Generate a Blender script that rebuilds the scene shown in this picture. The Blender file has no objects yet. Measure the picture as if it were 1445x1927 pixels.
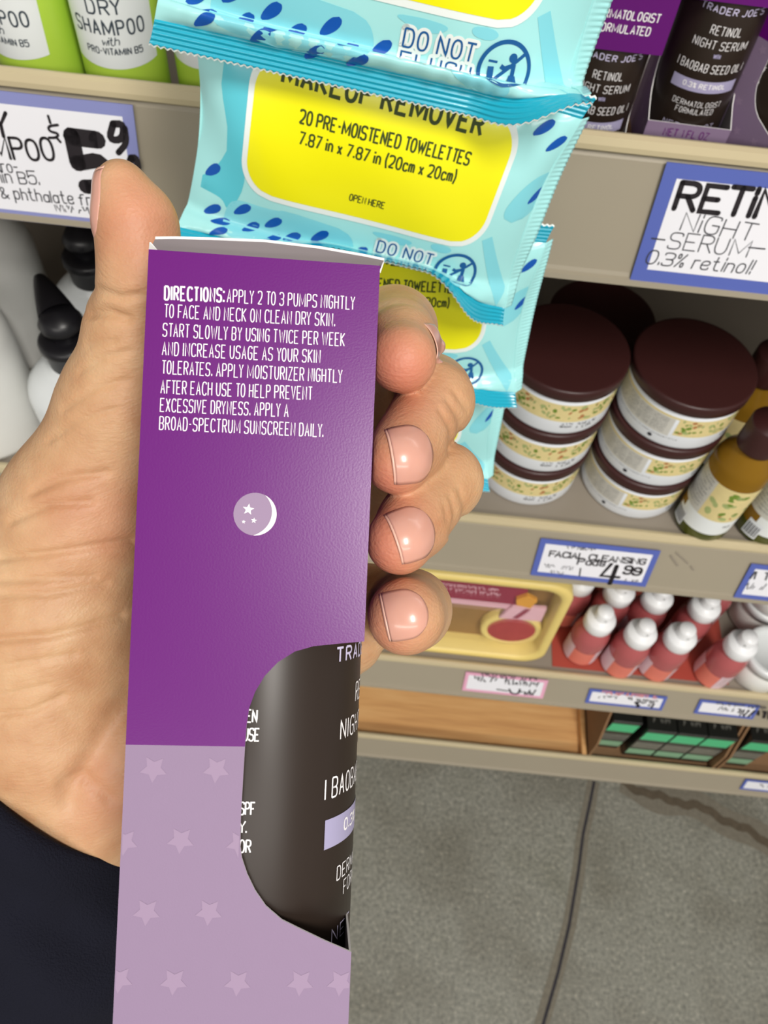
import bpy, math, random
import numpy as np
from mathutils import Vector, Matrix
from mathutils.geometry import tessellate_polygon
from mathutils.bvhtree import BVHTree

# ------------------------------------------------------------------ camera, world, lights, exposure
scene = bpy.context.scene
EYE = Vector((0, 0, 1.30))
F = 1500.0                      # focal length in pixels of the 1445 x 1927 frame
PX, PY = 722.5, 963.5
AX = Vector((0.9944807308545808, 0.10473914983853314, 0.006147068410235152))    # world axes seen in lens axes
AY = Vector((0.08497756637849915, -0.8384417442711903, 0.5383254170814077))
AZ = Vector((0.06153770528161226, -0.5348318913028515, -0.8427146366796344))
LR = Vector((AX[0], AY[0], AZ[0]))      # lens right / down / forward in the world
LD = Vector((AX[1], AY[1], AZ[1]))
LF = Vector((AX[2], AY[2], AZ[2]))
cam_data = bpy.data.cameras.new('camera')
cam = bpy.data.objects.new('camera', cam_data)
scene.collection.objects.link(cam)
cam.matrix_world = Matrix(((LR[0], -LD[0], -LF[0], EYE[0]), (LR[1], -LD[1], -LF[1], EYE[1]),
                           (LR[2], -LD[2], -LF[2], EYE[2]), (0, 0, 0, 1)))
cam_data.sensor_fit = 'VERTICAL'
cam_data.sensor_height = 36.0
cam_data.lens = 36.0 * F / 1927.0
cam_data.clip_start = 0.01
cam_data.dof.use_dof = True
cam_data.dof.focus_distance = 0.165
cam_data.dof.aperture_fstop = 38.0
scene.camera = cam

world = bpy.data.worlds.new('store_ambient')
scene.world = world
world.use_nodes = True
wb = world.node_tree.nodes['Background']
wb.inputs[0].default_value = (1.0, 0.97, 0.93, 1)
wb.inputs[1].default_value = 0.46

def area(name, loc, target, sx, sy, power, col=(1, 0.96, 0.90)):
    d = bpy.data.lights.new(name, 'AREA')
    d.shape = 'RECTANGLE'; d.size = sx; d.size_y = sy; d.energy = power; d.color = col
    o = bpy.data.objects.new(name, d)
    scene.collection.objects.link(o)
    o.location = loc
    o.rotation_euler = (Vector(target) - Vector(loc)).to_track_quat('-Z', 'Y').to_euler()
    return o
area('ceiling_strip_light', (0.74, -1.12, 3.1), (0.5, -0.6, 0), 0.40, 0.8, 58)
area('ceiling_strip_light', (0.3, -3.4, 3.1), (0.3, -1.0, 0.6), 5.0, 0.4, 88)
area('ceiling_strip_light', (1.2, 2.4, 3.1), (1.0, 1.6, 0), 4.5, 0.35, 30)

vs = scene.view_settings
vs.view_transform = 'Standard'; vs.look = 'None'; vs.gamma = 1.0; vs.use_curve_mapping = False
vs.exposure = -0.12

# ------------------------------------------------------------------ pixels of the photograph to places in the store
def ray(px, py):
    return LR * ((px - PX) / F) + LD * ((py - PY) / F) + LF
def at_depth(px, py, d):
    return EYE + ray(px, py) * d
def at_y(px, py, y):
    r = ray(px, py); return EYE + r * (y / r.y)
def at_z(px, py, z):
    r = ray(px, py); return EYE + r * ((z - EYE.z) / r.z)
def on_plane(px, py, M):
    """point of the plane (frame M: u, v, normal) seen at a pixel, in the frame's own u, v"""
    r = ray(px, py); n = M.col[2].to_3d(); o = M.translation
    t = (o - EYE).dot(n) / r.dot(n)
    p = M.inverted() @ (EYE + r * t)
    return p.x, p.y
def frame(o, u, v, n):
    return Matrix(((u[0], v[0], n[0], o[0]), (u[1], v[1], n[1], o[1]), (u[2], v[2], n[2], o[2]), (0, 0, 0, 1)))
def loc(x, y, z, rz=0.0):
    return Matrix.Translation((x, y, z)) @ Matrix.Rotation(rz, 4, 'Z')

# ------------------------------------------------------------------ materials
MATS = {}
def srgb(h):
    h = h.lstrip('#'); c = [int(h[i:i + 2], 16) / 255 for i in (0, 2, 4)]
    return tuple(x / 12.92 if x <= 0.04045 else ((x + 0.055) / 1.055) ** 2.4 for x in c) + (1,)
def mat(name, hexcol, rough=0.5, spec=0.5, metal=0.0, var=0.04, scale=60, bump=0.0, bscale=400, coat=0.0,
        trans=0.0, alpha=1.0, ior=1.45, sss=0.0):
    if name in MATS: return MATS[name]
    m = bpy.data.materials.new(name); m.use_nodes = True
    nt = m.node_tree; b = nt.nodes['Principled BSDF']
    c = srgb(hexcol)
    tc = nt.nodes.new('ShaderNodeTexCoord')
    nz = nt.nodes.new('ShaderNodeTexNoise'); nz.inputs['Scale'].default_value = scale; nz.inputs['Detail'].default_value = 4
    nt.links.new(tc.outputs['Object'], nz.inputs['Vector'])
    mx = nt.nodes.new('ShaderNodeMix'); mx.data_type = 'RGBA'
    mx.inputs[6].default_value = tuple(x * (1 - var) for x in c[:3]) + (1,)
    mx.inputs[7].default_value = tuple(min(1, x * (1 + var)) for x in c[:3]) + (1,)
    nt.links.new(nz.outputs['Fac'], mx.inputs[0])
    nt.links.new(mx.outputs[2], b.inputs['Base Color'])
    b.inputs['Roughness'].default_value = rough
    b.inputs['Specular IOR Level'].default_value = spec
    b.inputs['Metallic'].default_value = metal
    b.inputs['Coat Weight'].default_value = coat
    b.inputs['Coat Roughness'].default_value = 0.15
    b.inputs['Transmission Weight'].default_value = trans
    b.inputs['IOR'].default_value = ior
    b.inputs['Alpha'].default_value = alpha
    if sss:
        b.inputs['Subsurface Weight'].default_value = sss
        b.inputs['Subsurface Radius'].default_value = (1, 0.4, 0.2)
        b.inputs['Subsurface Scale'].default_value = 0.003
    if bump:
        n2 = nt.nodes.new('ShaderNodeTexNoise'); n2.inputs['Scale'].default_value = bscale; n2.inputs['Detail'].default_value = 3
        nt.links.new(tc.outputs['Object'], n2.inputs['Vector'])
        bp = nt.nodes.new('ShaderNodeBump'); bp.inputs['Strength'].default_value = bump; bp.inputs['Distance'].default_value = 0.001
        nt.links.new(n2.outputs['Fac'], bp.inputs['Height']); nt.links.new(bp.outputs['Normal'], b.inputs['Normal'])
    MATS[name] = m
    return m

mat('purple_card', '#620A70', 0.29, 0.5, var=0.02, scale=300, bump=0.025, bscale=2500)
mat('lilac_card', '#8C7793', 0.6, 0.4, var=0.015, scale=300, bump=0.04, bscale=2500)
mat('lilac_star', '#96809B', 0.5, 0.4, var=0.01)
mat('white_board', '#E9E7E6', 0.6, 0.3, var=0.02)
mat('grey_board', '#8F8689', 0.7, 0.2, var=0.03)
mat('white_ink', '#F4F1F2', 0.5, 0.3, var=0.01)
mat('moon_grey', '#957F9B', 0.5, 0.3, var=0.01)
mat('plum_ink', '#6A2A72', 0.5, 0.3, var=0.01)
mat('brown_bottle', '#2C221C', 0.38, 0.45, var=0.03)
mat('lavender_band', '#A9A3C4', 0.45, 0.4, var=0.02)
mat('lavender_ink', '#CFC8E6', 0.45, 0.3, var=0.01)
mat('aqua_film', '#A8E6E6', 0.22, 0.5, var=0.02, scale=30, bump=0.12, bscale=90, coat=0.3)
mat('mid_aqua_film', '#5CC8D8', 0.22, 0.5, var=0.03, scale=30, coat=0.3)
mat('soft_aqua_film', '#84D6E2', 0.22, 0.5, var=0.02, scale=30, coat=0.3)
mat('teal_film', '#12A6C2', 0.2, 0.5, var=0.04, scale=30, coat=0.35)
mat('blue_ink', '#1254AE', 0.3, 0.4, var=0.03, scale=50)
mat('navy_ink', '#1C5A96', 0.35, 0.3, var=0.02)
mat('yellow_label', '#F2EC12', 0.3, 0.4, var=0.015, coat=0.1)
mat('white_film', '#EAF2EF', 0.3, 0.4, var=0.01)
mat('olive_ink', '#3C4A22', 0.5, 0.2, var=0.02)
mat('rail_beige', '#9A917F', 0.42, 0.45, var=0.03, scale=20)
mat('rail_cream', '#C2B492', 0.45, 0.4, var=0.03, scale=30)
mat('shelf_metal', '#8D8478', 0.55, 0.4, var=0.04, scale=20)
mat('back_panel', '#4A443E', 0.7, 0.3, var=0.05, scale=8)
mat('sign_blue', '#5564AE', 0.35, 0.4, var=0.05, scale=25)
mat('sign_violet', '#8489BC', 0.35, 0.4, var=0.05, scale=25)
mat('sign_white', '#E4E4EA', 0.35, 0.4, var=0.015)
mat('sign_pink', '#DFA3BD', 0.4, 0.4, var=0.03)
mat('marker_black', '#231E22', 0.5, 0.3, var=0.05, scale=200)
mat('marker_grey', '#3A3A40', 0.5, 0.3, var=0.05, scale=200)
mat('marker_pink', '#C98791', 0.5, 0.3, var=0.05, scale=200)
mat('green_bottle', '#B2D448', 0.4, 0.5, var=0.03)
mat('label_white', '#E6EAEA', 0.42, 0.4, var=0.01)
mat('charcoal_ink', '#3B4650', 0.5, 0.3, var=0.02)
mat('jar_lid', '#3A1C1B', 0.38, 0.5, var=0.04, bump=0.05, bscale=1500)
mat('jar_white', '#E1E5EA', 0.35, 0.5, var=0.01)
mat('floral_cream', '#DCCB92', 0.5, 0.3, var=0.08, scale=200)
mat('leaf_green', '#6F8A33', 0.5, 0.3, var=0.2, scale=300)
mat('leaf_sage', '#A3AE72', 0.5, 0.3, var=0.2, scale=300)
mat('petal_rust', '#B0764A', 0.5, 0.3, var=0.2, scale=300)
mat('grey_print', '#9A9A98', 0.6, 0.2, var=0.05)
mat('label_grey', '#C9C7BF', 0.5, 0.3, var=0.04)
mat('amber_liquid', '#9C7322', 0.18, 0.5, var=0.1, scale=30, trans=0.35, ior=1.2)
mat('olive_liquid', '#4B4F1C', 0.2, 0.5, var=0.1, scale=30)
mat('black_plastic', '#17161A', 0.35, 0.5, var=0.05)
mat('lotion_white', '#DDE1E2', 0.25, 0.5, var=0.01, coat=0.3)
mat('milk_bottle', '#E9E9E5', 0.35, 0.5, var=0.015)
mat('clear_plastic', '#F0F4F6', 0.08, 0.5, var=0.0, trans=0.85, ior=1.15, alpha=0.16)
mat('rose_liquid', '#B05A5C', 0.22, 0.5, var=0.06, scale=40, coat=0.3)
mat('coral_label', '#E07B6A', 0.45, 0.4, var=0.03)
mat('blush_label', '#DDBFC6', 0.45, 0.4, var=0.03, scale=200)
mat('sheet_red', '#A5463A', 0.5, 0.4, var=0.1, scale=30)
mat('spray_white', '#ECEDEF', 0.3, 0.5, var=0.01)
mat('tin_yellow', '#E6CE7C', 0.4, 0.5, var=0.03)
mat('tin_inside', '#94703F', 0.5, 0.4, var=0.12, scale=60)
mat('wine_card', '#8E2740', 0.45, 0.4, var=0.08, scale=40)
mat('pale_pink', '#E3B4BF', 0.45, 0.4, var=0.05)
mat('blush_powder', '#A8403F', 0.7, 0.2, var=0.15, scale=120)
mat('rose_cloth', '#8A3C41', 0.8, 0.2, var=0.15, scale=200)
mat('orange_print', '#DB9B3A', 0.5, 0.3, var=0.08)
mat('black_card', '#1B1D1B', 0.3, 0.5, var=0.08, scale=60, coat=0.3)
mat('mint_band', '#4FC488', 0.35, 0.4, var=0.08, scale=200)
mat('pale_mint', '#8CB593', 0.35, 0.4, var=0.15, scale=200)
mat('silver_print', '#7F7F78', 0.3, 0.5, metal=0.4, var=0.3, scale=150)
mat('brown_card', '#8A6A4C', 0.7, 0.3, var=0.1, scale=60)
mat('navy_cloth', '#11121E', 0.85, 0.2, var=0.25, scale=60, bump=0.5, bscale=1800)

def nodes(m): return m.node_tree.nodes, m.node_tree.links
def ramp(nt, stops):
    r = nt.nodes.new('ShaderNodeValToRGB')
    while len(r.color_ramp.elements) < len(stops): r.color_ramp.elements.new(0.5)
    for e, (p, c) in zip(r.color_ramp.elements, stops): e.position = p; e.color = srgb(c)
    return r
def floor_material():
    m = bpy.data.materials.new('floor_concrete'); m.use_nodes = True; nt = m.node_tree; b = nt.nodes['Principled BSDF']
    tc = nt.nodes.new('ShaderNodeTexCoord')
    n1 = nt.nodes.new('ShaderNodeTexNoise'); n1.inputs['Scale'].default_value = 170; n1.inputs['Detail'].default_value = 6; n1.inputs['Roughness'].default_value = 0.7
    n2 = nt.nodes.new('ShaderNodeTexNoise'); n2.inputs['Scale'].default_value = 7; n2.inputs['Detail'].default_value = 5
    for n in (n1, n2): nt.links.new(tc.outputs['Object'], n.inputs['Vector'])
    r1 = ramp(nt, [(0.30, '#5A5A53'), (0.46, '#7A7A70'), (0.60, '#8C8B80'), (0.74, '#BEB9A8')])
    r2 = ramp(nt, [(0.3, '#C9C4BB'), (0.55, '#FFFFFF'), (0.75, '#D8D8CE')])
    nt.links.new(n1.outputs['Fac'], r1.inputs[0]); nt.links.new(n2.outputs['Fac'], r2.inputs[0])
    mx = nt.nodes.new('ShaderNodeMix'); mx.data_type = 'RGBA'; mx.blend_type = 'MULTIPLY'; mx.inputs[0].default_value = 0.8
    nt.links.new(r1.outputs[0], mx.inputs[6]); nt.links.new(r2.outputs[0], mx.inputs[7])
    nt.links.new(mx.outputs[2], b.inputs['Base Color'])
    b.inputs['Roughness'].default_value = 0.55
    bp = nt.nodes.new('ShaderNodeBump'); bp.inputs['Strength'].default_value = 0.25; bp.inputs['Distance'].default_value = 0.002
    nt.links.new(n1.outputs['Fac'], bp.inputs['Height']); nt.links.new(bp.outputs['Normal'], b.inputs['Normal'])
    MATS['floor_concrete'] = m
floor_material()
def wood_material():
    m = bpy.data.materials.new('bay_wood'); m.use_nodes = True; nt = m.node_tree; b = nt.nodes['Principled BSDF']
    tc = nt.nodes.new('ShaderNodeTexCoord'); mp = nt.nodes.new('ShaderNodeMapping'); mp.inputs['Scale'].default_value = (2.5, 30, 30)
    n1 = nt.nodes.new('ShaderNodeTexNoise'); n1.inputs['Scale'].default_value = 3; n1.inputs['Detail'].default_value = 6
    nt.links.new(tc.outputs['Object'], mp.inputs['Vector']); nt.links.new(mp.outputs['Vector'], n1.inputs['Vector'])
    r = ramp(nt, [(0.3, '#C8935C'), (0.5, '#D9A56A'), (0.7, '#E4B57A')])
    nt.links.new(n1.outputs['Fac'], r.inputs[0]); nt.links.new(r.outputs[0], b.inputs['Base Color'])
    b.inputs['Roughness'].default_value = 0.5
    MATS['bay_wood'] = m
wood_material()
mat('crack_brown', '#564D40', 0.8, 0.2, var=0.35, scale=120)
mat('joint_dark', '#38363A', 0.9, 0.1, var=0.2, scale=80)
mat('stain_brown', '#716C60', 0.7, 0.2, var=0.3, scale=160)

# ------------------------------------------------------------------ mesh builder
class MB:
    def __init__(s): s.v = []; s.f = []; s.m = []; s.names = []; s.sm = []
    def mi(s, n):
        if n not in s.names: s.names.append(n)
        return s.names.index(n)
    def add(s, vs, fs, m, smooth=False):
        b = len(s.v); s.v += [tuple(v) for v in vs]; k = s.mi(m)
        for f in fs: s.f.append([b + i for i in f]); s.m.append(k); s.sm.append(smooth)
    def build(s, name, parent=None, M=None, bevel=0.0, solid=0.0, sub=0):
        me = bpy.data.meshes.new(name); me.from_pydata(s.v, [], s.f)
        for n in s.names: me.materials.append(MATS[n])
        me.polygons.foreach_set('material_index', s.m); me.polygons.foreach_set('use_smooth', s.sm)
        me.update()
        o = bpy.data.objects.new(name, me); scene.collection.objects.link(o)
        if parent is not None: o.parent = parent
        if M is not None: o.matrix_local = M
        if solid:
            md = o.modifiers.new('thickness', 'SOLIDIFY'); md.thickness = solid; md.offset = 0
        if bevel:
            md = o.modifiers.new('bevel', 'BEVEL'); md.width = bevel; md.segments = 2; md.limit_method = 'ANGLE'
        if sub:
            md = o.modifiers.new('subdivision', 'SUBSURF'); md.levels = sub; md.render_levels = sub
        return o
    def cuboid(s, c, d, m, M=None):
        x, y, z = [k / 2 for k in d]
        vs = [Vector((c[0] + i * x, c[1] + j * y, c[2] + k * z)) for i in (-1, 1) for j in (-1, 1) for k in (-1, 1)]
        if M is not None: vs = [M @ v for v in vs]
        s.add(vs, [(0, 1, 3, 2), (4, 6, 7, 5), (0, 4, 5, 1), (2, 3, 7, 6), (0, 2, 6, 4), (1, 5, 7, 3)], m)
    def lathe(s, prof, m, n=40, smooth=True, a0=0, a1=2 * math.pi, M=None):
        full = abs(a1 - a0 - 2 * math.pi) < 1e-6; k = n if full else n + 1
        vs = []
        for r, z in prof:
            for i in range(k):
                a = a0 + (a1 - a0) * i / n; p = Vector((r * math.sin(a), -r * math.cos(a), z))
                vs.append(M @ p if M is not None else p)
        fs = []
        for j in range(len(prof) - 1):
            for i in range(n):
                i2 = (i + 1) % k
                fs.append((j * k + i, j * k + i2, (j + 1) * k + i2, (j + 1) * k + i))
        s.add(vs, fs, m, smooth)
    def grid(s, fn, nu, nv, m, smooth=True):
        vs = [fn(i / nu, j / nv) for j in range(nv + 1) for i in range(nu + 1)]
        fs = [(j * (nu + 1) + i, j * (nu + 1) + i + 1, (j + 1) * (nu + 1) + i + 1, (j + 1) * (nu + 1) + i) for j in range(nv) for i in range(nu)]
        s.add(vs, fs, m, smooth)
    def poly(s, pts, m, mp):
        if len(pts) < 3: return
        t = tessellate_polygon([[Vector((p[0], p[1], 0)) for p in pts]])
        s.add([mp(*p) for p in pts], [tuple(x) for x in t], m)
    def rows(s, lo, hi, span, m, mp, nv=12, nu=12):
        """filled row-convex outline: span(v) gives left and right bounds"""
        def fn(a, b):
            v = lo + (hi - lo) * b; l, r = span(v); return mp(l + (r - l) * a, v)
        s.grid(fn, nu, nv, m)
    def extrude_x(s, prof, x0, x1, m, cap=True, smooth=False):
        n = len(prof); vs = [(x0, p[0], p[1]) for p in prof] + [(x1, p[0], p[1]) for p in prof]
        s.add(vs, [(i, i + 1, n + i + 1, n + i) for i in range(n - 1)], m, smooth)

def chaikin(p, n=3, closed=False):
    for _ in range(n):
        q = [] if closed else [p[0]]
        L = len(p)
        for i in range(L if closed else L - 1):
            a, b = p[i], p[(i + 1) % L]
            q += [(a[0] * .75 + b[0] * .25, a[1] * .75 + b[1] * .25), (a[0] * .25 + b[0] * .75, a[1] * .25 + b[1] * .75)]
        if not closed: q.append(p[-1])
        p = q
    return p

# ------------------------------------------------------------------ drawn lettering (pen strokes on a 4 x 6 grid)
G = {
 'A': '00 26 40;12 32', 'B': '00 06;~06 46 43 03;~03 43 40 00', 'C': '~45 46 06 00 40 41', 'D': '00 06;~06 46 40 00',
 'E': '46 06 00 40;03 33', 'F': '46 06 00;03 33', 'G': '~45 46 06 00 40 43;43 23', 'H': '00 06;40 46;03 43', 'I': '00 06',
 'J': '~36 30 00 01', 'K': '00 06;46 03;13 40', 'L': '06 00 40', 'M': '00 06 41 86 80', 'N': '00 06 40 46', 'O': '@06 46 40 00',
 'P': '00 06;~06 46 43 03', 'Q': '@06 46 40 00;21 40', 'R': '00 06;~06 46 43 03;23 40', 'S': '~45 46 06 03 43 40 00 01',
 'T': '06 46;26 20', 'U': '~06 00 40 46', 'V': '06 20 46', 'W': '06 20 45 60 86', 'X': '00 46;06 40', 'Y': '06 23 46;23 20',
 'Z': '06 46 00 40', '0': '@06 46 40 00', '1': '15 26 20', '2': '~05 06 46 43 00;00 40', '3': '~05 06 46 43 13;~13 43 40 00 01',
 '4': '30 36 02 42', '5': '46 06 03;~03 14 44 40 00 01', '6': '~45 46 06 00 40 43 03', '7': '06 46 10', '8': '@06 46 43 03;@03 43 40 00',
 '9': '~01 00 40 46 06 03 43', '.': '00 01', ',': '01 1a', ':': '00 01;04 05', '-': '03 23', '!': '06 02;00 01', "'": '06 05',
 '%': '@06 16 14 04;@22 32 30 20;36 00', '$': '~35 25 05 03 33 31 01 01;17 1a', '&': '~42 20 00 02 24 26 06 04 40', '(': '~17 04 02 1a',
 ')': '~07 14 12 0a', '|': '06 00', '+': '03 43;21 25',
 'a': '@04 34 30 00;34 30', 'b': '06 00;@04 34 30 00', 'c': '~33 34 04 00 30 31', 'd': '36 30;@04 34 30 00', 'e': '~02 32 34 04 00 30 31',
 'f': '~36 16 13 10;04 24', 'g': '@04 34 30 00;~34 3b 0b', 'h': '06 00;~02 04 34 30', 'i': '04 00;06 05', 'j': '~14 1b 0b', 'k': '06 00;34 02;12 30',
 'l': '06 00', 'm': '04 00;~02 04 24 20;~22 24 44 40', 'n': '04 00;~02 04 34 30', 'o': '@04 34 30 00', 'p': '04 0b;@04 34 30 00',
 'q': '34 3b;@04 34 30 00', 'r': '04 00;~02 04 24', 's': '~33 34 04 02 32 30 00 01', 't': '~16 10 30;04 24', 'u': '~04 00 30 34',
 'v': '04 20 44', 'w': '04 10 23 30 44', 'x': '04 30;00 34', 'y': '04 21;34 0b', 'z': '04 34 00 30',
}
def glyph(ch):
    out = []; w = 0; kx = 0.74 if ch in 'MW' else 1
    for st in G.get(ch, '').split(';'):
        if not st: continue
        fl = st[0] if st[0] in '~@' else ''
        pts = []
        for t in st.lstrip('~@').split():
            y = {'a': -1, 'b': -2}.get(t[1], None); y = int(t[1]) if y is None else y
            pts.append((float(t[0]) * kx, float(y))); w = max(w, float(t[0]) * kx)
        if fl: pts = chaikin(pts, 3, fl == '@')
        out.append((pts, fl == '@'))
    return out, w
def stroke(mb, pts, w, m, mp, closed=False, maxseg=None, cap=False):
    if maxseg:
        q = []
        L = len(pts)
        for i in range(L if closed else L - 1):
            a, b = pts[i], pts[(i + 1) % L]; d = math.hypot(b[0] - a[0], b[1] - a[1]); k = max(1, int(d / maxseg))
            q += [(a[0] + (b[0] - a[0]) * j / k, a[1] + (b[1] - a[1]) * j / k) for j in range(k)]
        if not closed: q.append(pts[-1])
        pts = q
    n = len(pts); vs = []
    for i in range(n):
        p = pts[i]; a = pts[i - 1] if (closed or i > 0) else None; b = pts[(i + 1) % n] if (closed or i < n - 1) else None
        def un(c, d):
            l = math.hypot(d[0] - c[0], d[1] - c[1]) or 1e-9; return ((d[0] - c[0]) / l, (d[1] - c[1]) / l)
        if a is None: t = un(p, b); sc = 1
        elif b is None: t = un(a, p); sc = 1
        else:
            t1, t2 = un(a, p), un(p, b); t = (t1[0] + t2[0], t1[1] + t2[1]); l = math.hypot(*t)
            if l < 1e-4: t = t1; sc = 1
            else: t = (t[0] / l, t[1] / l); sc = min(1.3, 1 / max(0.3, t[0] * t1[0] + t[1] * t1[1]))
        nx, ny = -t[1] * w / 2 * sc, t[0] * w / 2 * sc
        vs += [mp(p[0] + nx, p[1] + ny), mp(p[0] - nx, p[1] - ny)]
    fs = [(2 * i, 2 * i + 1, 2 * ((i + 1) % n) + 1, 2 * ((i + 1) % n)) for i in range(n if closed else n - 1)]
    mb.add(vs, fs, m)
    if cap:
        for c in (pts[0], pts[-1]): disc(mb, c, w / 2, m, mp, 10)
def disc(mb, c, r, m, mp, n=20, ry=None, rot=0.0):
    ry = ry or r; ca, sa = math.cos(rot), math.sin(rot)
    ps = [(r * math.cos(2 * math.pi * i / n), ry * math.sin(2 * math.pi * i / n)) for i in range(n)]
    mb.add([mp(c[0] + x * ca - y * sa, c[1] + x * sa + y * ca) for x, y in ps] + [mp(*c)], [(i, (i + 1) % n, n) for i in range(n)], m)
KERN = {'FA', 'LY', 'TY', 'LT', 'AT', 'TA', 'PA', 'AY', 'YA', 'RY', 'AV', 'VA', 'FT', 'TE', 'TO', 'YO', 'Y.', 'LE'}
def text(mb, s, m, mp, a, b, h, wt=0.14, gap=1.5, slant=0.0, cap=False, maxseg=None, ratio=None, jitter=0.0, seed=1):
    """lettering along the baseline a-b, cap height h; spacing stretched to fill a-b (or natural width when ratio is given)"""
    rnd = random.Random(seed)
    x = 0; items = []; prev = ' '
    for ch in s:
        if ch == ' ': x += 1.7 + gap * 0.5; prev = ' '; continue
        x -= 0.9 if prev + ch in KERN else 0; prev = ch
        st, w = glyph(ch); items.append((st, x, rnd.uniform(-1, 1), rnd.uniform(-1, 1))); x += w + gap
    tot = max(x - gap, 0.5)
    dx, dy = b[0] - a[0], b[1] - a[1]; L = math.hypot(dx, dy); ux, uy = dx / L, dy / L
    kx = (h / 6 * ratio) if ratio else L / tot
    ky = h / 6; w = wt * h
    for st, x0, j1, j2 in items:
        for pts, cl in st:
            q = []
            for p in pts:
                X = (x0 + p[0] + slant * p[1] + j1 * jitter) * kx; Y = (p[1] * (1 + 0.06 * j2 * (jitter > 0)) + j2 * jitter) * ky
                q.append((a[0] + ux * X - uy * Y, a[1] + uy * X + ux * Y))
            stroke(mb, q, w, m, mp, cl, maxseg, cap)
def scribble(mb, m, mp, a, b, h, wt, seed, R=None):
    """a line of writing too small to read"""
    if R: f0 = mp; mp = lambda x, y: f0(x / R, y); a, b = (a[0] * R, a[1]), (b[0] * R, b[1])
    rnd = random.Random(seed); L = math.hypot(b[0] - a[0], b[1] - a[1]); n = max(4, int(L / (h * 0.55)))
    for i in range(n):
        if rnd.random() < 0.14: continue
        t0 = i / n; t1 = (i + 0.75) / n
        pts = []
        for k in range(4):
            t = t0 + (t1 - t0) * k / 3; y = h * rnd.choice((0, 0.5, 1, 1))
            pts.append((a[0] + (b[0] - a[0]) * t, a[1] + (b[1] - a[1]) * t + y))
        stroke(mb, pts, wt, m, mp)
def star(c, R, r, rot, n=5):
    return [(c[0] + (R if k % 2 == 0 else r) * math.sin(rot + math.pi * k / n), c[1] + (R if k % 2 == 0 else r) * math.cos(rot + math.pi * k / n)) for k in range(2 * n)]

# ------------------------------------------------------------------ things and parts
def tag(o, label, cat, group=None):
    o['label'] = label; o['category'] = cat
    if group: o['group'] = group
    return o
def thing(name, label, cat, M, group=None):
    o = bpy.data.objects.new(name, None); scene.collection.objects.link(o)
    o.empty_display_size = 0.01; o.matrix_world = M
    return tag(o, label, cat, group)
def structure(o): o['kind'] = 'structure'; return o
def copy_tree(o, M, label=None, parent=None):
    c = o.copy(); scene.collection.objects.link(c)
    if parent is None:
        c.matrix_world = M
        if label: c['label'] = label
    else: c.parent = parent
    for ch in list(o.children): copy_tree(ch, None, None, c)
    return c

# ------------------------------------------------------------------ the setting: floor, gondola back, shelves
ZB = EYE.z
RAIL_Y = 0.35
mb = MB(); mb.add([(-2.5, -2.5, 0), (3, -2.5, 0), (3, 1.2, 0), (-2.5, 1.2, 0)], [(0, 1, 2, 3)], 'floor_concrete')
# the saw-cut joint and the brown crack are marks in the slab
rj = random.Random(3)
flo = lambda x, y: (x, y, 0.0006)
fl1 = lambda x, y: (x, y, 0.0003)
pj = [at_z(px, py, 0) for px, py in ((1118, 1470), (1110, 1510), (1097, 1570), (1088, 1640), (1071, 1740), (1050, 1830), (1022, 1927), (1000, 2010))]
stroke(mb, [(p.x + rj.uniform(-.002, .002), p.y) for p in pj], 0.020, 'stain_brown', fl1)
stroke(mb, [(p.x, p.y) for p in pj], 0.0045, 'joint_dark', flo, maxseg=0.01)
pc = [at_z(px, py, 0) for px, py in ((1170, 1470), (1230, 1500), (1290, 1510), (1340, 1530), (1400, 1560), (1450, 1590), (1560, 1640))]
pc2 = chaikin([(p.x, p.y) for p in pc], 3)
stroke(mb, [(a, b + 0.004 * math.sin(60 * a)) for a, b in pc2], 0.045, 'stain_brown', fl1)
stroke(mb, [(a, b + 0.003 * math.sin(90 * a + 1) + 0.002 * math.sin(230 * a)) for a, b in pc2], 0.013, 'crack_brown', flo)
structure(mb.build('floor'))
mb = MB(); mb.cuboid((0.3, 0.86, 0.9), (3.4, 0.03, 1.8), 'back_panel'); structure(mb.build('wall_back'))

SHELF = {}
def shelf(idx, top, rail_h, lean, drop, label, deck='shelf_metal'):
    """one shelf: board with a leaning price rail along its front"""
    t = thing('shelf', label, 'shelf', Matrix.Translation((0, RAIL_Y, ZB + top)))
    SHELF[idx] = ZB + top - drop
    b = MB(); b.cuboid((0.3, 0.245, -drop - 0.006), (2.4, 0.485, 0.012), deck); b.build('board', t)
    r = MB()
    bead = [(0.006, -drop if drop > 0.006 else -0.006), (0.006, 0.0), (0.003, 0.0012), (0, 0.0005), (-0.0012, -0.003), (-0.0012, -0.0055), (0.0003, -0.0068)]
    face = [(0.0003, -0.0068), (0.0012, -0.0078), (0.0, -0.0095), (-lean * 0.93, -rail_h + 0.006), (-lean, -rail_h + 0.004)]
    lip = [(-lean, -rail_h + 0.004), (-lean - 0.0025, -rail_h + 0.0035), (-lean - 0.0032, -rail_h + 0.001), (-lean - 0.002, -rail_h), (-lean + 0.004, -rail_h + 0.0005), (0.006, -rail_h * 0.6), (0.006, -0.006)]
    r.extrude_x(bead, -0.9, 1.5, 'rail_cream'); r.extrude_x(face, -0.9, 1.5, 'rail_beige'); r.extrude_x(lip, -0.9, 1.5, 'rail_beige')
    r.build('price_rail', t)
    # frame of the rail face: u along the shelf, v up the face, n towards the shopper
    v = Vector((0, lean, rail_h - 0.0095)).normalized(); u = Vector((1, 0, 0)); n = u.cross(v)
    return frame(Vector((0, RAIL_Y - lean, ZB + top - rail_h)) + n * 0.0016, u, v, n)
RAIL1 = shelf(1, -0.2105, 0.0685, 0.015, 0.0515, 'highest beige shelf holding green bottles and purple serum boxes')
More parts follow.
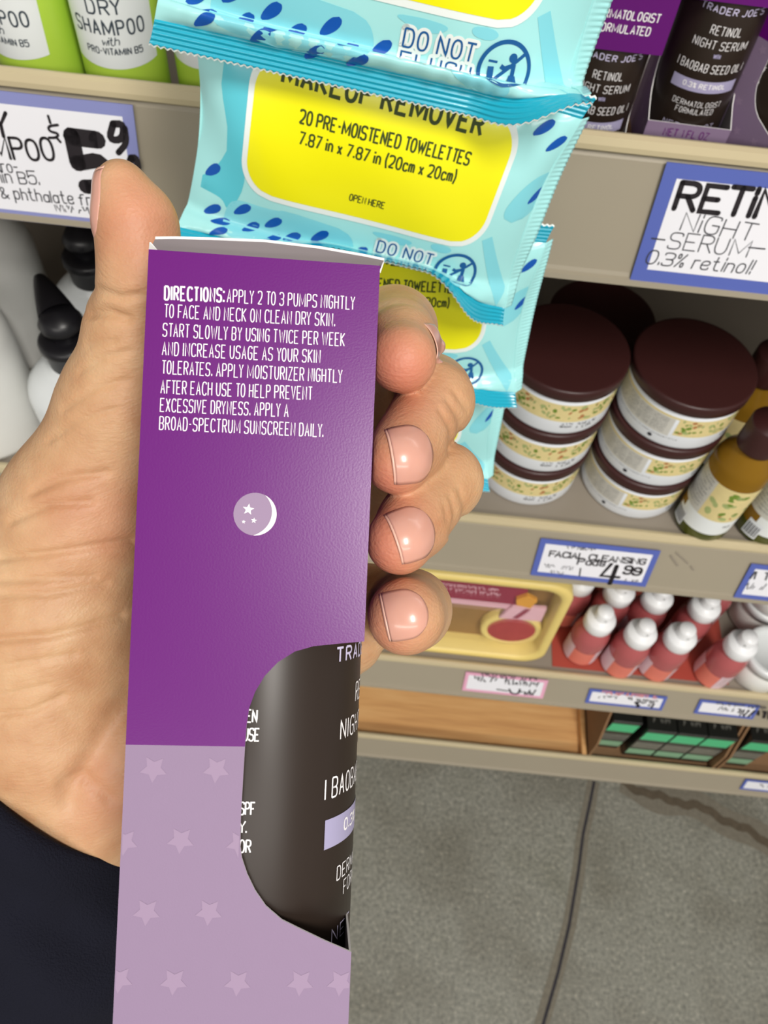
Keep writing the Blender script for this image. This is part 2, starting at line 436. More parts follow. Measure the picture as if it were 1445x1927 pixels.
RAIL2 = shelf(2, -0.543, 0.0610, 0.015, 0.004, 'beige shelf holding brown-lidded jars and black-pump bottles')
RAIL3 = shelf(3, -0.855, 0.0500, 0.015, 0.004, 'beige shelf holding pink spray bottles and the blush gift tin')
RAIL4 = shelf(4, -1.158, 0.0490, 0.013, 0.016, 'lowest beige shelf at floor level holding black boxes', 'bay_wood')
mb = MB(); mb.cuboid((0.3375, 0.445, SHELF[4] + 0.0075), (0.007, 0.178, 0.015), 'bay_wood')
tag(mb.build('bay_divider', bevel=0.001), 'low brown wooden strip between the empty wooden bay and the black boxes', 'divider')

# ------------------------------------------------------------------ serum boxes and bottles
BW, BH = 0.041, 0.145
def rodrigues(w):
    w = Vector(w); return Matrix.Rotation(w.length, 3, w.normalized())
_R = rodrigues((-0.01417273391949659, -0.09116656124665636, 0.04221902533075172))
_T = Vector((-0.04150793627081847, -0.04636412212794941, 0.14063655495201943))
def lens_to_world(p): return EYE + LR * p[0] + LD * p[1] + LF * p[2]
def lens_dir(p): return LR * p[0] + LD * p[1] + LF * p[2]
bu, bv, bn = (lens_dir(_R.col[i]) for i in range(3))
btop = lens_to_world(_T)
# local x to the right over the directions face, y into the box, z up
HELD = frame(btop + bv * BH, bu, bn, -bv)
HFACE = frame(btop + bv * BH, bu, -bv, -bn)
def hb(px, py): return on_plane(px, py, HFACE)
Z_MID = BH - 0.0871
WIN_UP = [hb(*p) for p in ((640, 1211), (590, 1216), (555, 1226), (523, 1246), (498, 1272), (480, 1302), (469, 1332), (464, 1365), (461, 1404))]
WIN_LO = [hb(*p) for p in ((461, 1404), (457, 1470), (453, 1540), (452, 1592), (455, 1615), (465, 1645), (480, 1676), (500, 1705), (530, 1731), (560, 1746), (610, 1770))]
Z_TOP = hb(686, 1207)[1]; Z_BOT = hb(661, 1792)[1]
WIN_UP = [(BW, Z_TOP)] + WIN_UP; WIN_LO = WIN_LO + [(BW, Z_BOT)]
WIN_UP[-1] = (WIN_UP[-1][0], Z_MID); WIN_LO[0] = WIN_UP[-1]
def side_panel(flip, th=0.0004):
    mb = MB()
    up = [(0, Z_MID), (0, BH), (BW, BH)] + WIN_UP
    lo = [(0, 0), (0, Z_MID)] + WIN_LO + [(BW, 0)]
    y0 = BW if flip else 0; s = -1 if flip else 1
    mp = lambda x, z: (x, y0, z)
    mi = lambda x, z: (x, y0 + s * th, z)
    mb.poly(up, 'purple_card', mp); mb.poly(lo, 'lilac_card', mp)
    mb.poly(up, 'grey_board', mi); mb.poly(lo, 'grey_board', mi)
    rim = WIN_UP + WIN_LO[1:]
    for a, b in zip(rim, rim[1:]): mb.add([mp(*a), mp(*b), mi(*b), mi(*a)], [(0, 1, 2, 3)], 'white_board')
    for a, b in (((0, BH), (BW, BH)), ((0, 0), (BW, 0))): mb.add([mp(*a), mp(*b), mi(*b), mi(*a)], [(0, 1, 2, 3)], 'white_board')
    return mb
STARS = [(289, 1447), (407, 1448), (340, 1581), (234, 1584), (451, 1588), (276, 1716), (393, 1716), (508, 1717), (224, 1843), (327, 1847), (447, 1849), (565, 1849), (640, 1849)]
def clip_star(pts, x0, x1, z0, z1):
    def cut(ps, ax, v, keep):
        o = []
        for i in range(len(ps)):
            a, b = ps[i - 1], ps[i]; ia, ib = keep(a[ax]), keep(b[ax])
            if ia != ib:
                t = (v - a[ax]) / (b[ax] - a[ax]); o.append((a[0] + (b[0] - a[0]) * t, a[1] + (b[1] - a[1]) * t))
            if ib: o.append(b)
        return o
    for ax, v, k in ((0, x0, lambda q: q >= x0), (0, x1, lambda q: q <= x1), (1, z0, lambda q: q >= z0), (1, z1, lambda q: q <= z1)):
        pts = cut(pts, ax, v, k)
        if not pts: return []
    return pts
def serum_box(M, label, held=False, group=None):
    t = thing('serum_box', label, 'box', M, group)
    mb = side_panel(False)
    fr = lambda x, z: (x, -0.00004, z)
    # printed stars
    for px, py in STARS:
        c = hb(px, py); sp = star(c, 0.00245, 0.00125, math.pi + 0.06)
        # left of the window only: clip to the card
        xm = BW
        for (xa, za), (xb, zb_) in zip(WIN_LO, WIN_LO[1:]):
            if zb_ - 1e-6 <= c[1] <= za + 1e-6: xm = min(xm, min(xa, xb) if c[1] > Z_BOT + 0.012 else 9)
        if (px, py) == (508, 1717): sp = [(x, min(z, Z_BOT + 0.0042 + (hb(508, 1710)[0] - x) * 0.6)) for x, z in sp]
        cs = clip_star(sp, 0.0002, xm - 0.0001, 0, Z_MID)
        if len(cs) > 2:
            # fan from the centre keeps the points crisp
            cc = (sum(p[0] for p in cs) / len(cs), sum(p[1] for p in cs) / len(cs))
            mb.add([fr(*p) for p in cs] + [fr(*cc)], [(i, (i + 1) % len(cs), len(cs)) for i in range(len(cs))], 'lilac_star')
    if held:
        def z2(x, y): return hb(200 + x / 2.5804, 430 + y / 2.5804)
        cap = 62 / 2.5804 / F * 0.143
        L = [('DIRECTIONS:', 284, 346, 570, 357, 0.14), ('APPLY 2 TO 3 PUMPS NIGHTLY', 587, 358, 1204, 394, 0.082), ('TO FACE AND NECK ON CLEAN DRY SKIN.', 282, 431, 1108, 475, 0.082),
             ('START SLOWLY BY USING TWICE PER WEEK', 275, 523, 1155, 571, 0.082), ('AND INCREASE USAGE AS YOUR SKIN', 272, 614, 1037, 653, 0.082),
             ('TOLERATES. APPLY MOISTURIZER NIGHTLY', 270, 704, 1143, 749, 0.082), ('AFTER EACH USE TO HELP PREVENT', 265, 800, 998, 832, 0.082),
             ('EXCESSIVE DRYNESS. APPLY A', 262, 888, 882, 915, 0.082), ('BROAD-SPECTRUM SUNSCREEN DAILY.', 258, 976, 1051, 1012, 0.082)]
        for s, x0, y0, x1, y1, w in L: text(mb, s, 'white_ink', fr, z2(x0, y0), z2(x1, y1), cap * (1.04 if w > 0.1 else 1), w, gap=2.5 if w > 0.1 else 2.3)
        f2 = lambda x, z: (x, -0.00012, z)
        c = hb(480, 967.5); R = 40 / F * 0.1425
        disc(mb, c, R, 'moon_grey', fr, 48)
        cres = [(c[0] + R * math.sin(a), c[1] + R * math.cos(a)) for a in [math.radians(25 + 158 * i / 24) for i in range(25)]]
        c2 = (c[0] - R * 0.32, c[1] + R * 0.22); A, B_ = cres[0], cres[-1]
        a0 = math.atan2(B_[0] - c2[0], B_[1] - c2[1]); a1 = math.atan2(A[0] - c2[0], A[1] - c2[1]); rb = math.hypot(A[0] - c2[0], A[1] - c2[1]); ra = math.hypot(B_[0] - c2[0], B_[1] - c2[1])
        inner = [(c2[0] + (ra + (rb - ra) * i / 16) * math.sin(a0 + (a1 - a0) * i / 16), c2[1] + (ra + (rb - ra) * i / 16) * math.cos(a0 + (a1 - a0) * i / 16)) for i in range(17)]
        mb.poly(cres + inner[1:-1], 'white_ink', f2)
        for (x, y), r in (((690, 1364), 29), ((717, 1418), 15), ((667, 1424), 10)):
            cc = z2(x, y); rr = r / 2.58 / F * 0.1425; sp = star(cc, rr, rr * 0.42, 0.1)
            mb.add([f2(*p) for p in sp] + [f2(*cc)], [(i, (i + 1) % 10, 10) for i in range(10)], 'white_ink')
    mb.build('side_panel', t)
    side_panel(True).build('side_panel', t)
    # back panel (local x = 0) and face panel (local x = BW)
    mb = MB()
    bk = lambda x: (lambda y, z: (x, y, z))
    for a, b, m in ((Z_MID, BH, 'purple_card'), (0, Z_MID, 'lilac_card')):
        mb.poly([(0, a), (BW, a), (BW, b), (0, b)], m, bk(0)); mb.poly([(0, a), (BW, a), (BW, b), (0, b)], 'grey_board', bk(0.0004))
    mb.build('back_panel', t)
    fp = lambda y, z: (BW + 0.00008, y, z)
    for nm, a, b, m in (('face_panel', Z_TOP, BH, 'purple_card'), ('foot_panel', 0, Z_BOT, 'lilac_card')):
        mb = MB()
        mb.poly([(0, a), (BW, a), (BW, b), (0, b)], m, bk(BW)); mb.poly([(0, a), (BW, a), (BW, b), (0, b)], 'grey_board', bk(BW - 0.0004))
        z = a if nm == 'face_panel' else b
        mb.add([(BW, 0, z), (BW, BW, z), (BW - 0.0004, BW, z), (BW - 0.0004, 0, z)], [(0, 1, 2, 3)], 'white_board')
        if not held and nm == 'face_panel':
            text(mb, 'DERMATOLOGIST', 'white_ink', fp, (0.006, Z_TOP + 0.0135), (0.035, Z_TOP + 0.0135), 0.0034, 0.15, gap=2)
            text(mb, 'FORMULATED', 'white_ink', fp, (0.0085, Z_TOP + 0.0078), (0.0325, Z_TOP + 0.0078), 0.0034, 0.15, gap=2)
        if not held and nm == 'foot_panel':
            text(mb, 'NET 1 FL OZ', 'plum_ink', fp, (0.0095, Z_BOT - 0.0065), (0.0315, Z_BOT - 0.0065), 0.0036, 0.16, gap=2)
            text(mb, '(30 mL)', 'plum_ink', fp, (0.0135, Z_BOT - 0.0118), (0.0275, Z_BOT - 0.0118), 0.0034, 0.16, gap=2)
        mb.build(nm, t)
    mb = MB(); mb.poly([(0.0004, 0.0004), (BW - 0.0004, 0.0004), (BW - 0.0004, BW - 0.0004), (0.0004, BW - 0.0004)], 'lilac_card', lambda x, y: (x, y, 0.0003))
    mb.build('bottom_flap', t)
    if held:
        # the open lid: its inside stands above the front edge, shade on white put into the grey, cut edge white
        edge = [(292, 449.5), (330, 449), (400, 451), (500, 455), (600, 467), (680, 481), (723, 490)]
        base = [(281, 471), (320, 473), (400, 478), (500, 486), (600, 493), (680, 499), (716, 502)]
        MI = HELD.inverted()
        def P(p, d): return MI @ at_depth(p[0], p[1], d)
        d0 = [0.1425 + 0.0036 * (p[0] - 281) / 436 for p in base]
        mb = MB(); n = len(edge)
        top = [P(p, d + 0.004) for p, d in zip(edge, d0)]; bot = [P(p, d + 0.0008) for p, d in zip(base, d0)]
        topb = [v + Vector((0, 0.0005, 0.0002)) for v in top]
        edg = [v + Vector((0, -0.0001, -0.0002)) for v in top]
        mb.add(bot + top, [(i, i + 1, n + i + 1, n + i) for i in range(n - 1)], 'grey_board', True)
        mb.add(edg + [v + Vector((0, 0, 0.00042)) for v in top], [(i, i + 1, n + i + 1, n + i) for i in range(n - 1)], 'white_board')
        mb.add([v + Vector((0, 0, 0.00042)) for v in top] + [v + Vector((0, 0.006, 0.0)) for v in bot], [(i, i + 1, n + i + 1, n + i) for i in range(n - 1)], 'purple_card')
        mb.build('lid_flap', t)
        mb = MB()
        q = [P((281, 456), 0.1432), P((284, 456), 0.1432), P((297, 471), 0.1428), P((280, 469), 0.1414)]
        mb.add(q, [(0, 1, 2, 3)], 'white_board'); mb.build('dust_flap', t); mb = MB()
        q = [P((723, 490), 0.1465), P((723, 493), 0.1462), P((716, 514), 0.1447), P((713.5, 511), 0.1446), P((720, 494), 0.1462)]
        mb.add(q, [(0, 1, 2, 3), (0, 3, 4)], 'white_board')
        mb.build('dust_flap', t)
        mb = MB(); mb.add([(0.0004, 0.004, BH - 0.002), (BW - 0.0004, 0.004, BH - 0.002), (BW - 0.0004, BW, BH - 0.001), (0.0004, BW, BH - 0.001)], [(0, 1, 2, 3)], 'grey_board'); mb.build('inner_flap', t)
    return t
BR = 0.0198
def cyl_hit(px, py, cx, cy, R):
    """seen point of the held bottle's wall: angle from the front and height"""
    MI = HELD.inverted(); o = MI @ EYE; d = (MI.to_3x3() @ ray(px, py))
    ox, oy = o.x - cx, o.y - cy
    a = d.x ** 2 + d.y ** 2; b = 2 * (ox * d.x + oy * d.y); c = ox * ox + oy * oy - R * R
    D = b * b - 4 * a * c
    t = (-b - math.sqrt(max(D, 0))) / (2 * a); p = (ox + d.x * t, oy + d.y * t, o.z + d.z * t)
    return math.atan2(p[0], -p[1]), p[2]
HCX, HCY = BW / 2 + 0.0016, BW / 2 + 0.0002
def serum_bottle(M, label, held=False, group=None):
    t = thing('serum_bottle', label, 'bottle', M, group)
    b = MB(); z0 = 0.0045
    b.lathe([(0, z0), (BR - 0.003, z0), (BR - 0.001, z0 + 0.0008), (BR, z0 + 0.003), (BR, 0.085), (BR - 0.001, 0.0895), (BR - 0.006, 0.094), (0.0095, 0.0965), (0.0095, 0.1)], 'brown_bottle', 56)
    cm = lambda a, z: ((BR + 0.00008) * math.sin(a / BR), -(BR + 0.00008) * math.cos(a / BR), z)
    c2 = lambda a, z: ((BR + 0.00015) * math.sin(a / BR), -(BR + 0.00015) * math.cos(a / BR), z)
    H9 = math.pi / 2 * BR
    def ln(s, px, py, cap, m='white_ink', w=0.092, top=None, mpf=cm, dz=0.0, frac=None):
        a, z = cyl_hit(px, py, HCX, HCY, BR); a *= BR
        if frac: a = H9 - frac * BR
        h = (cyl_hit(px, py - cap, HCX, HCY, BR)[1] - z)
        text(b, s, m, mpf, (a, z + dz), (2 * H9 - a, z + dz), h, w, gap=2.2, maxseg=0.0007)
    ln("TRADER JOE'S", 633, 1246, 26, 'lavender_ink', 0.17)
    ln('RETINOL', 668, 1319, 34)
    ln('NIGHT SERUM', 640, 1391, 35)
    ln('WITH', 680, 1400, 16, 'lavender_band', 0.2)
    ln('| BAOBAB SEED OIL |', 611, 1505, 37)
    a, zlo = cyl_hit(609, 1600, HCX, HCY, BR); _, zhi = cyl_hit(609, 1545, HCX, HCY, BR); a *= BR
    b.rows(zlo, zhi, lambda v: (a, 2 * H9 - a), 'lavender_band', cm, 1, 30)
    ln('0.3% RETINOL', 646, 1562, 20, 'white_ink', 0.2, mpf=c2)
    ln('DERMATOLOGIST', 633, 1657, 25)
    ln('FORMULATED', 645, 1682, 25)
    ln('NET 1 FL OZ', 623, 1775, 25, 'lavender_ink')
    for s, px, py, cap, wd in (('EN', 483, 1359, 23, 0.0018), ('USE', 487, 1394, 23, 0.0027), ('SPF', 479, 1533, 23, 0.0026), ('Y.', 463, 1567, 22, 0.0013), ('OR', 471, 1604, 23, 0.0019)):
        a, z = cyl_hit(px, py, HCX, HCY, BR); h = cyl_hit(px, py - cap, HCX, HCY, BR)[1] - z
        text(b, s, 'white_ink', cm, (a * BR - wd, z), (a * BR, z), h, 0.13, maxseg=0.0007)
    b.build('bottle_body', t)
    p = MB(); p.lathe([(0.0098, 0.1), (0.0105, 0.1), (0.0105, 0.112), (0.006, 0.1125), (0.006, 0.118), (0.009, 0.119), (0.009, 0.13), (0, 0.131)], 'black_plastic', 32)
    p.build('pump_cap', t)
    return t
held_box = serum_box(HELD, 'purple and lilac serum carton with printed directions held in the hand', True)
held_bottle = serum_bottle(HELD @ Matrix.Translation((HCX, HCY, 0)), 'dark brown serum bottle inside the carton held in the hand', True)

# ------------------------------------------------------------------ the hand that holds the carton
def surface_nets(D, o, h):
    """closed surface of a sampled distance field (negative inside)"""
    ins = D < 0
    c = np.zeros(tuple(k - 1 for k in D.shape), np.uint8)
    for i in (0, 1):
        for j in (0, 1):
            for k in (0, 1):
                c += ins[i:D.shape[0] - 1 + i, j:D.shape[1] - 1 + j, k:D.shape[2] - 1 + k]
    act = (c > 0) & (c < 8)
    idx = -np.ones(act.shape, np.int64); cells = np.argwhere(act); idx[act] = np.arange(len(cells))
    pos = np.zeros((len(cells), 3)); cnt = np.zeros(len(cells))
    corner = [(i, j, k) for i in (0, 1) for j in (0, 1) for k in (0, 1)]
    val = {q: D[cells[:, 0] + q[0], cells[:, 1] + q[1], cells[:, 2] + q[2]] for q in corner}
    for a in corner:
        for ax in range(3):
            if a[ax]: continue
            b = list(a); b[ax] = 1; b = tuple(b)
            va, vb = val[a], val[b]; m = (va < 0) != (vb < 0)
            t = va[m] / (va[m] - vb[m]); p = np.tile(np.array(a, float), (m.sum(), 1)); p[:, ax] = t
            pos[m] += p; cnt[m] += 1
    V = (cells + pos / cnt[:, None]) * h + o
    faces = []
    for ax in range(3):
        u, v = (ax + 1) % 3, (ax + 2) % 3
        s0 = [slice(None)] * 3; s1 = [slice(None)] * 3; s0[ax] = slice(0, -1); s1[ax] = slice(1, None)
        A, B = ins[tuple(s0)], ins[tuple(s1)]
        for flip, e in ((False, np.argwhere(A & ~B)), (True, np.argwhere(~A & B))):
            e = e[(e[:, u] > 0) & (e[:, v] > 0) & (e[:, u] < act.shape[u]) & (e[:, v] < act.shape[v]) & (e[:, ax] < act.shape[ax])]
            q = []
            for du, dv in ((1, 1), (0, 1), (0, 0), (1, 0)):
                g = e.copy(); g[:, u] -= du; g[:, v] -= dv; q.append(idx[g[:, 0], g[:, 1], g[:, 2]])
            q = np.stack(q, 1)
            if flip: q = q[:, ::-1]
            faces.append(q)
    return V, np.concatenate(faces)

def L3(px, py, d): return np.array([(px - PX) / F * d, (py - PY) / F * d, d])      # lens axes, metres
def RP(r, d): return r * d / F
HB = 0.0007
lo = np.array([-0.142, -0.085, 0.132]); hi = np.array([0.034, 0.196, 0.262])
dims = np.ceil((hi - lo) / HB).astype(int)
gx, gy, gz = [(lo[i] + np.arange(dims[i]) * HB).astype(np.float32) for i in range(3)]
GX, GY, GZ = gx[:, None, None], gy[None, :, None], gz[None, None, :]
def cone(a, b, ra, rb):
    """round cone between two joints"""
    a = a.astype(np.float32); ab = (b - a).astype(np.float32); L = float((ab ** 2).sum())
    x, y, z = GX - a[0], GY - a[1], GZ - a[2]
    t = np.clip((x * ab[0] + y * ab[1] + z * ab[2]) / L, 0, 1)
    d = np.sqrt((x - t * ab[0]) ** 2 + (y - t * ab[1]) ** 2 + (z - t * ab[2]) ** 2)
    return d - (ra + (rb - ra) * t)
def ball(c, r, s=(1, 1, 1)):
    d = np.sqrt(((GX - c[0]) / s[0]) ** 2 + ((GY - c[1]) / s[1]) ** 2 + ((GZ - c[2]) / s[2]) ** 2)
    return ((d - r) * min(s)).astype(np.float32)
def smin(a, b, k):
    h = np.clip(0.5 + 0.5 * (b - a) / k, 0, 1); return b + (a - b) * h - k * h * (1 - h)
def chain(*jt, k=0.0025):
    D = None
    for (p, q) in zip(jt, jt[1:]):
        c = cone(L3(*p[:3]), L3(*q[:3]), RP(p[3], p[2]), RP(q[3], q[2]))
        D = c if D is None else smin(D, c, k)
    return D
J = dict(
 index=[(757, 675, 0.1575, 65), (748, 634, 0.178, 68), (742, 620, 0.203, 78), (560, 700, 0.222, 92)],
 middle=[(748, 866, 0.1535, 65), (818, 755, 0.171, 71), (806, 748, 0.201, 80), (560, 830, 0.226, 95)],
 ring=[(752, 1018, 0.1535, 64), (834, 906, 0.169, 71), (820, 905, 0.200, 78), (560, 990, 0.228, 92)],
 pinky=[(764, 1160, 0.1535, 73), (772, 1148, 0.170, 74), (752, 1140, 0.198, 74), (560, 1130, 0.228, 85)])
_Rn = np.array(_R); _Tn = np.array(_T)
hx, hy, hz = BW / 2, BH / 2, BW / 2
def hand_field():
    FG = {k: chain(*v) for k, v in J.items()}
    FG['index'] = smin(FG['index'], ball(L3(760, 640, 0.167), RP(62, 0.167)), 0.003)
    FG['middle'] = smin(FG['middle'], ball(L3(772, 850, 0.160), RP(62, 0.160)), 0.003)
    FG['ring'] = smin(FG['ring'], ball(L3(780, 985, 0.160), RP(64, 0.160)), 0.003)
    fing = None
    for k in ('index', 'middle', 'ring', 'pinky'): fing = FG[k] if fing is None else smin(fing, FG[k], 0.0006)
    thumb = chain((228, 349, 0.166, 45), (246, 420, 0.168, 56), (268, 520, 0.172, 70), (252, 640, 0.180, 80), (228, 760, 0.188, 104), (150, 960, 0.200, 138), (105, 1150, 0.207, 172), (95, 1330, 0.214, 186), k=0.006)
    thumb = smin(thumb, ball(L3(278, 425, 0.170), RP(58, 0.170), (0.95, 1.15, 1.0)), 0.004)
    thumb = smin(thumb, chain((226, 350, 0.171, 44), (246, 420, 0.175, 54), (266, 520, 0.178, 66), k=0.004), 0.004)
    thumb = smin(thumb, ball(L3(198, 600, 0.180), RP(22, 0.180), (0.8, 1.4, 1)), 0.006)
    palm = None
    for p, r in (((560, 700, 0.226), 95), ((560, 830, 0.229), 98), ((560, 990, 0.231), 95), ((540, 1130, 0.231), 88)):
        c = cone(L3(170, 1430, 0.226), L3(*p), RP(150, 0.226), RP(r, p[2])); palm = c if palm is None else smin(palm, c, 0.01)
    palm = smin(palm, cone(L3(210, 1440, 0.222), L3(655, 1205, 0.198), RP(130, 0.222), RP(66, 0.198)), 0.01)
    palm = smin(palm, cone(L3(170, 1430, 0.226), L3(60, 1900, 0.238), RP(165, 0.226), RP(190, 0.238)), 0.012)
    hand = smin(thumb, palm, 0.009)
    web = cone(L3(245, 720, 0.196), L3(560, 700, 0.222), RP(70, 0.196), RP(85, 0.222))
    hand = smin(hand, web, 0.012)
    hand = smin(hand, fing, 0.002)
    # the carton presses into the skin: keep the hand outside it
    q = [(_Rn[0, i] * (GX - _Tn[0]) + _Rn[1, i] * (GY - _Tn[1]) + _Rn[2, i] * (GZ - _Tn[2])) for i in range(3)]
    qx, qy, qz = np.abs(q[0] - hx) - hx, np.abs(q[1] - hy) - hy, np.abs(q[2] - hz) - hz
    bd = np.sqrt(np.maximum(qx, 0) ** 2 + np.maximum(qy, 0) ** 2 + np.maximum(qz, 0) ** 2) + np.minimum(np.maximum(qx, np.maximum(qy, qz)), 0)
    hand = np.maximum(hand, 0.0006 - bd)
    # the bottle bulges a little out of the carton
    return hand.astype(np.float32)
slabs = []
for k0 in range(0, len(gz), 12):           # a few layers at a time keeps the memory small
    GZ = gz[None, None, k0:k0 + 12]; slabs.append(hand_field())
field = np.concatenate(slabs, 2); del slabs
HV, HF = surface_nets(field, lo, HB)
def vertex_normals(V, Fq):
    n = np.cross(V[Fq[:, 2]] - V[Fq[:, 0]], V[Fq[:, 3]] - V[Fq[:, 1]]); N = np.zeros_like(V)
    for i in range(4): np.add.at(N, Fq[:, i], n)
    return N / np.maximum(np.linalg.norm(N, axis=1), 1e-12)[:, None]
def relax(V, Fq, it):
    for _ in range(it):
        S = np.zeros_like(V); C = np.zeros(len(V))
        for i in range(4):
            np.add.at(S, Fq[:, i], V[Fq[:, (i + 1) % 4]] + V[Fq[:, (i + 3) % 4]]); np.add.at(C, Fq[:, i], 2)
        V = V * 0.5 + 0.5 * S / C[:, None]
    return V
HV = relax(HV, HF, 3)
HN = vertex_normals(HV, HF)
# folds and wrinkles pressed into the skin (front of the hand only)
def folds(V, N, lines):
    u = V[:, 0] / V[:, 2] * F + PX; v = V[:, 1] / V[:, 2] * F + PY; front = (N[:, 2] < 0.25) & (V[:, 2] < 0.222)
    off = np.zeros(len(V))
    for pts, w, dep in lines:
        best = np.full(len(V), 1e9)
        for a, b in zip(pts, pts[1:]):
            ab = (b[0] - a[0], b[1] - a[1]); L = ab[0] ** 2 + ab[1] ** 2
            t = np.clip(((u - a[0]) * ab[0] + (v - a[1]) * ab[1]) / L, 0, 1)
            best = np.minimum(best, np.hypot(u - a[0] - t * ab[0], v - a[1] - t * ab[1]))
        off -= np.where(front, dep * np.exp(-(best / w) ** 2), 0)
    return V + N * off[:, None]
WR = [([(130, 1510), (165, 1450), (200, 1385), (250, 1310)], 26, 0.0022),
      ([(120, 1480), (160, 1470), (205, 1500)], 16, 0.00120),
      ([(170, 590), (205, 588), (240, 600)], 10, 0.00105), ([(185, 545), (225, 560), (262, 556)], 9, 0.00075),
      ([(60, 925), (120, 900), (200, 890)], 8, 0.00090), ([(20, 980), (90, 950), (170, 945)], 9, 0.00090),
      ([(0, 1050), (90, 1042), (170, 1030), (250, 1018)], 8, 0.00105), ([(0, 1092), (80, 1090), (180, 1085)], 7, 0.00060),
      ([(0, 1120), (90, 1118), (200, 1098)], 7, 0.00060), ([(0, 1205), (90, 1198), (170, 1178), (230, 1160)], 8, 0.00105),
      ([(0, 1255), (60, 1245), (140, 1232)], 7, 0.00060), ([(0, 1345), (60, 1338), (120, 1310)], 7, 0.00075),
      ([(0, 1310), (90, 1290)], 6, 0.00045), ([(90, 830), (150, 790), (215, 770)], 6, 0.00045), ([(120, 770), (180, 730), (240, 715)], 6, 0.00045),
      ([(150, 700), (200, 670), (245, 660)], 6, 0.00045), ([(165, 650), (215, 640)], 6, 0.00045),
      ([(828, 770), (850, 810), (846, 850)], 5, 0.00045), ([(842, 752), (866, 790), (864, 830)], 5, 0.00045), ([(855, 735), (880, 770)], 5, 0.00045),
      ([(848, 935), (858, 970), (848, 1010)], 5, 0.00045), ([(864, 920), (876, 955), (868, 990)], 5, 0.00045), ([(838, 950), (842, 980)], 5, 0.00038)]
HV = folds(HV, HN, WR)
HN = vertex_normals(HV, HF)

def skin_material():
    m = bpy.data.materials.new('skin'); m.use_nodes = True; nt = m.node_tree; b = nt.nodes['Principled BSDF']; lk = nt.links
    at = nt.nodes.new('ShaderNodeAttribute'); at.attribute_name = 'flush'
    tc = nt.nodes.new('ShaderNodeTexCoord')
    n1 = nt.nodes.new('ShaderNodeTexNoise'); n1.inputs['Scale'].default_value = 90; n1.inputs['Detail'].default_value = 5
    lk.new(tc.outputs['Object'], n1.inputs['Vector'])
    r = ramp(nt, [(0.25, '#B58660'), (0.5, '#C39972'), (0.78, '#D0AC85')])
    lk.new(n1.outputs['Fac'], r.inputs[0])
    mx = nt.nodes.new('ShaderNodeMix'); mx.data_type = 'RGBA'; mx.inputs[7].default_value = srgb('#C67A62')
    lk.new(at.outputs['Fac'], mx.inputs[0]); lk.new(r.outputs[0], mx.inputs[6]); lk.new(mx.outputs[2], b.inputs['Base Color'])
    b.inputs['Roughness'].default_value = 0.5; b.inputs['Specular IOR Level'].default_value = 0.4
    b.inputs['Subsurface Weight'].default_value = 0.25; b.inputs['Subsurface Radius'].default_value = (1, 0.35, 0.15); b.inputs['Subsurface Scale'].default_value = 0.0025
    mp = nt.nodes.new('ShaderNodeMapping'); mp.inputs['Scale'].default_value = (350, 350, 1400); mp.inputs['Rotation'].default_value = (0.5, 0.2, 0)
    n2 = nt.nodes.new('ShaderNodeTexNoise'); n2.inputs['Scale'].default_value = 1; n2.inputs['Detail'].default_value = 4
    lk.new(tc.outputs['Object'], mp.inputs['Vector']); lk.new(mp.outputs['Vector'], n2.inputs['Vector'])
    n3 = nt.nodes.new('ShaderNodeTexVoronoi'); n3.inputs['Scale'].default_value = 1500
    lk.new(tc.outputs['Object'], n3.inputs['Vector'])
    ad = nt.nodes.new('ShaderNodeMath'); ad.operation = 'ADD'; lk.new(n2.outputs['Fac'], ad.inputs[0])
    ml = nt.nodes.new('ShaderNodeMath'); ml.operation = 'MULTIPLY'; ml.inputs[1].default_value = 0.35; lk.new(n3.outputs['Distance'], ml.inputs[0]); lk.new(ml.outputs[0], ad.inputs[1])
    bp = nt.nodes.new('ShaderNodeBump'); bp.inputs['Strength'].default_value = 0.35; bp.inputs['Distance'].default_value = 0.0005
    lk.new(ad.outputs[0], bp.inputs['Height']); lk.new(bp.outputs['Normal'], b.inputs['Normal'])
    MATS['skin'] = m
skin_material()
mat('nail', '#D69A88', 0.28, 0.5, var=0.05, scale=200, coat=0.35, sss=0.15)
mat('nail_tip', '#DDAF9C', 0.3, 0.5, var=0.03, coat=0.3)

TO_W = np.array([list(LR), list(LD), list(LF)])        # rows: lens axes in the world
def to_world(V): return V @ TO_W + np.array(EYE)
# where the blood shows: finger ends, knuckles
def near(V, c, r): return np.exp(-((np.linalg.norm(V - c, axis=1) / r) ** 2))
flush = 0.9 * near(HV, L3(755, 700, 0.152), 0.011) + 0.75 * near(HV, L3(722, 905, 0.149), 0.008) + 0.85 * near(HV, L3(728, 1040, 0.149), 0.009)
flush += 0.6 * near(HV, L3(725, 1200, 0.148), 0.008) + 0.6 * near(HV, L3(275, 400, 0.160), 0.012) + 0.35 * near(HV, L3(225, 1480, 0.2), 0.016) + 0.35 * near(HV, L3(200, 980, 0.185), 0.012)
flush = np.clip(flush, 0, 0.9)

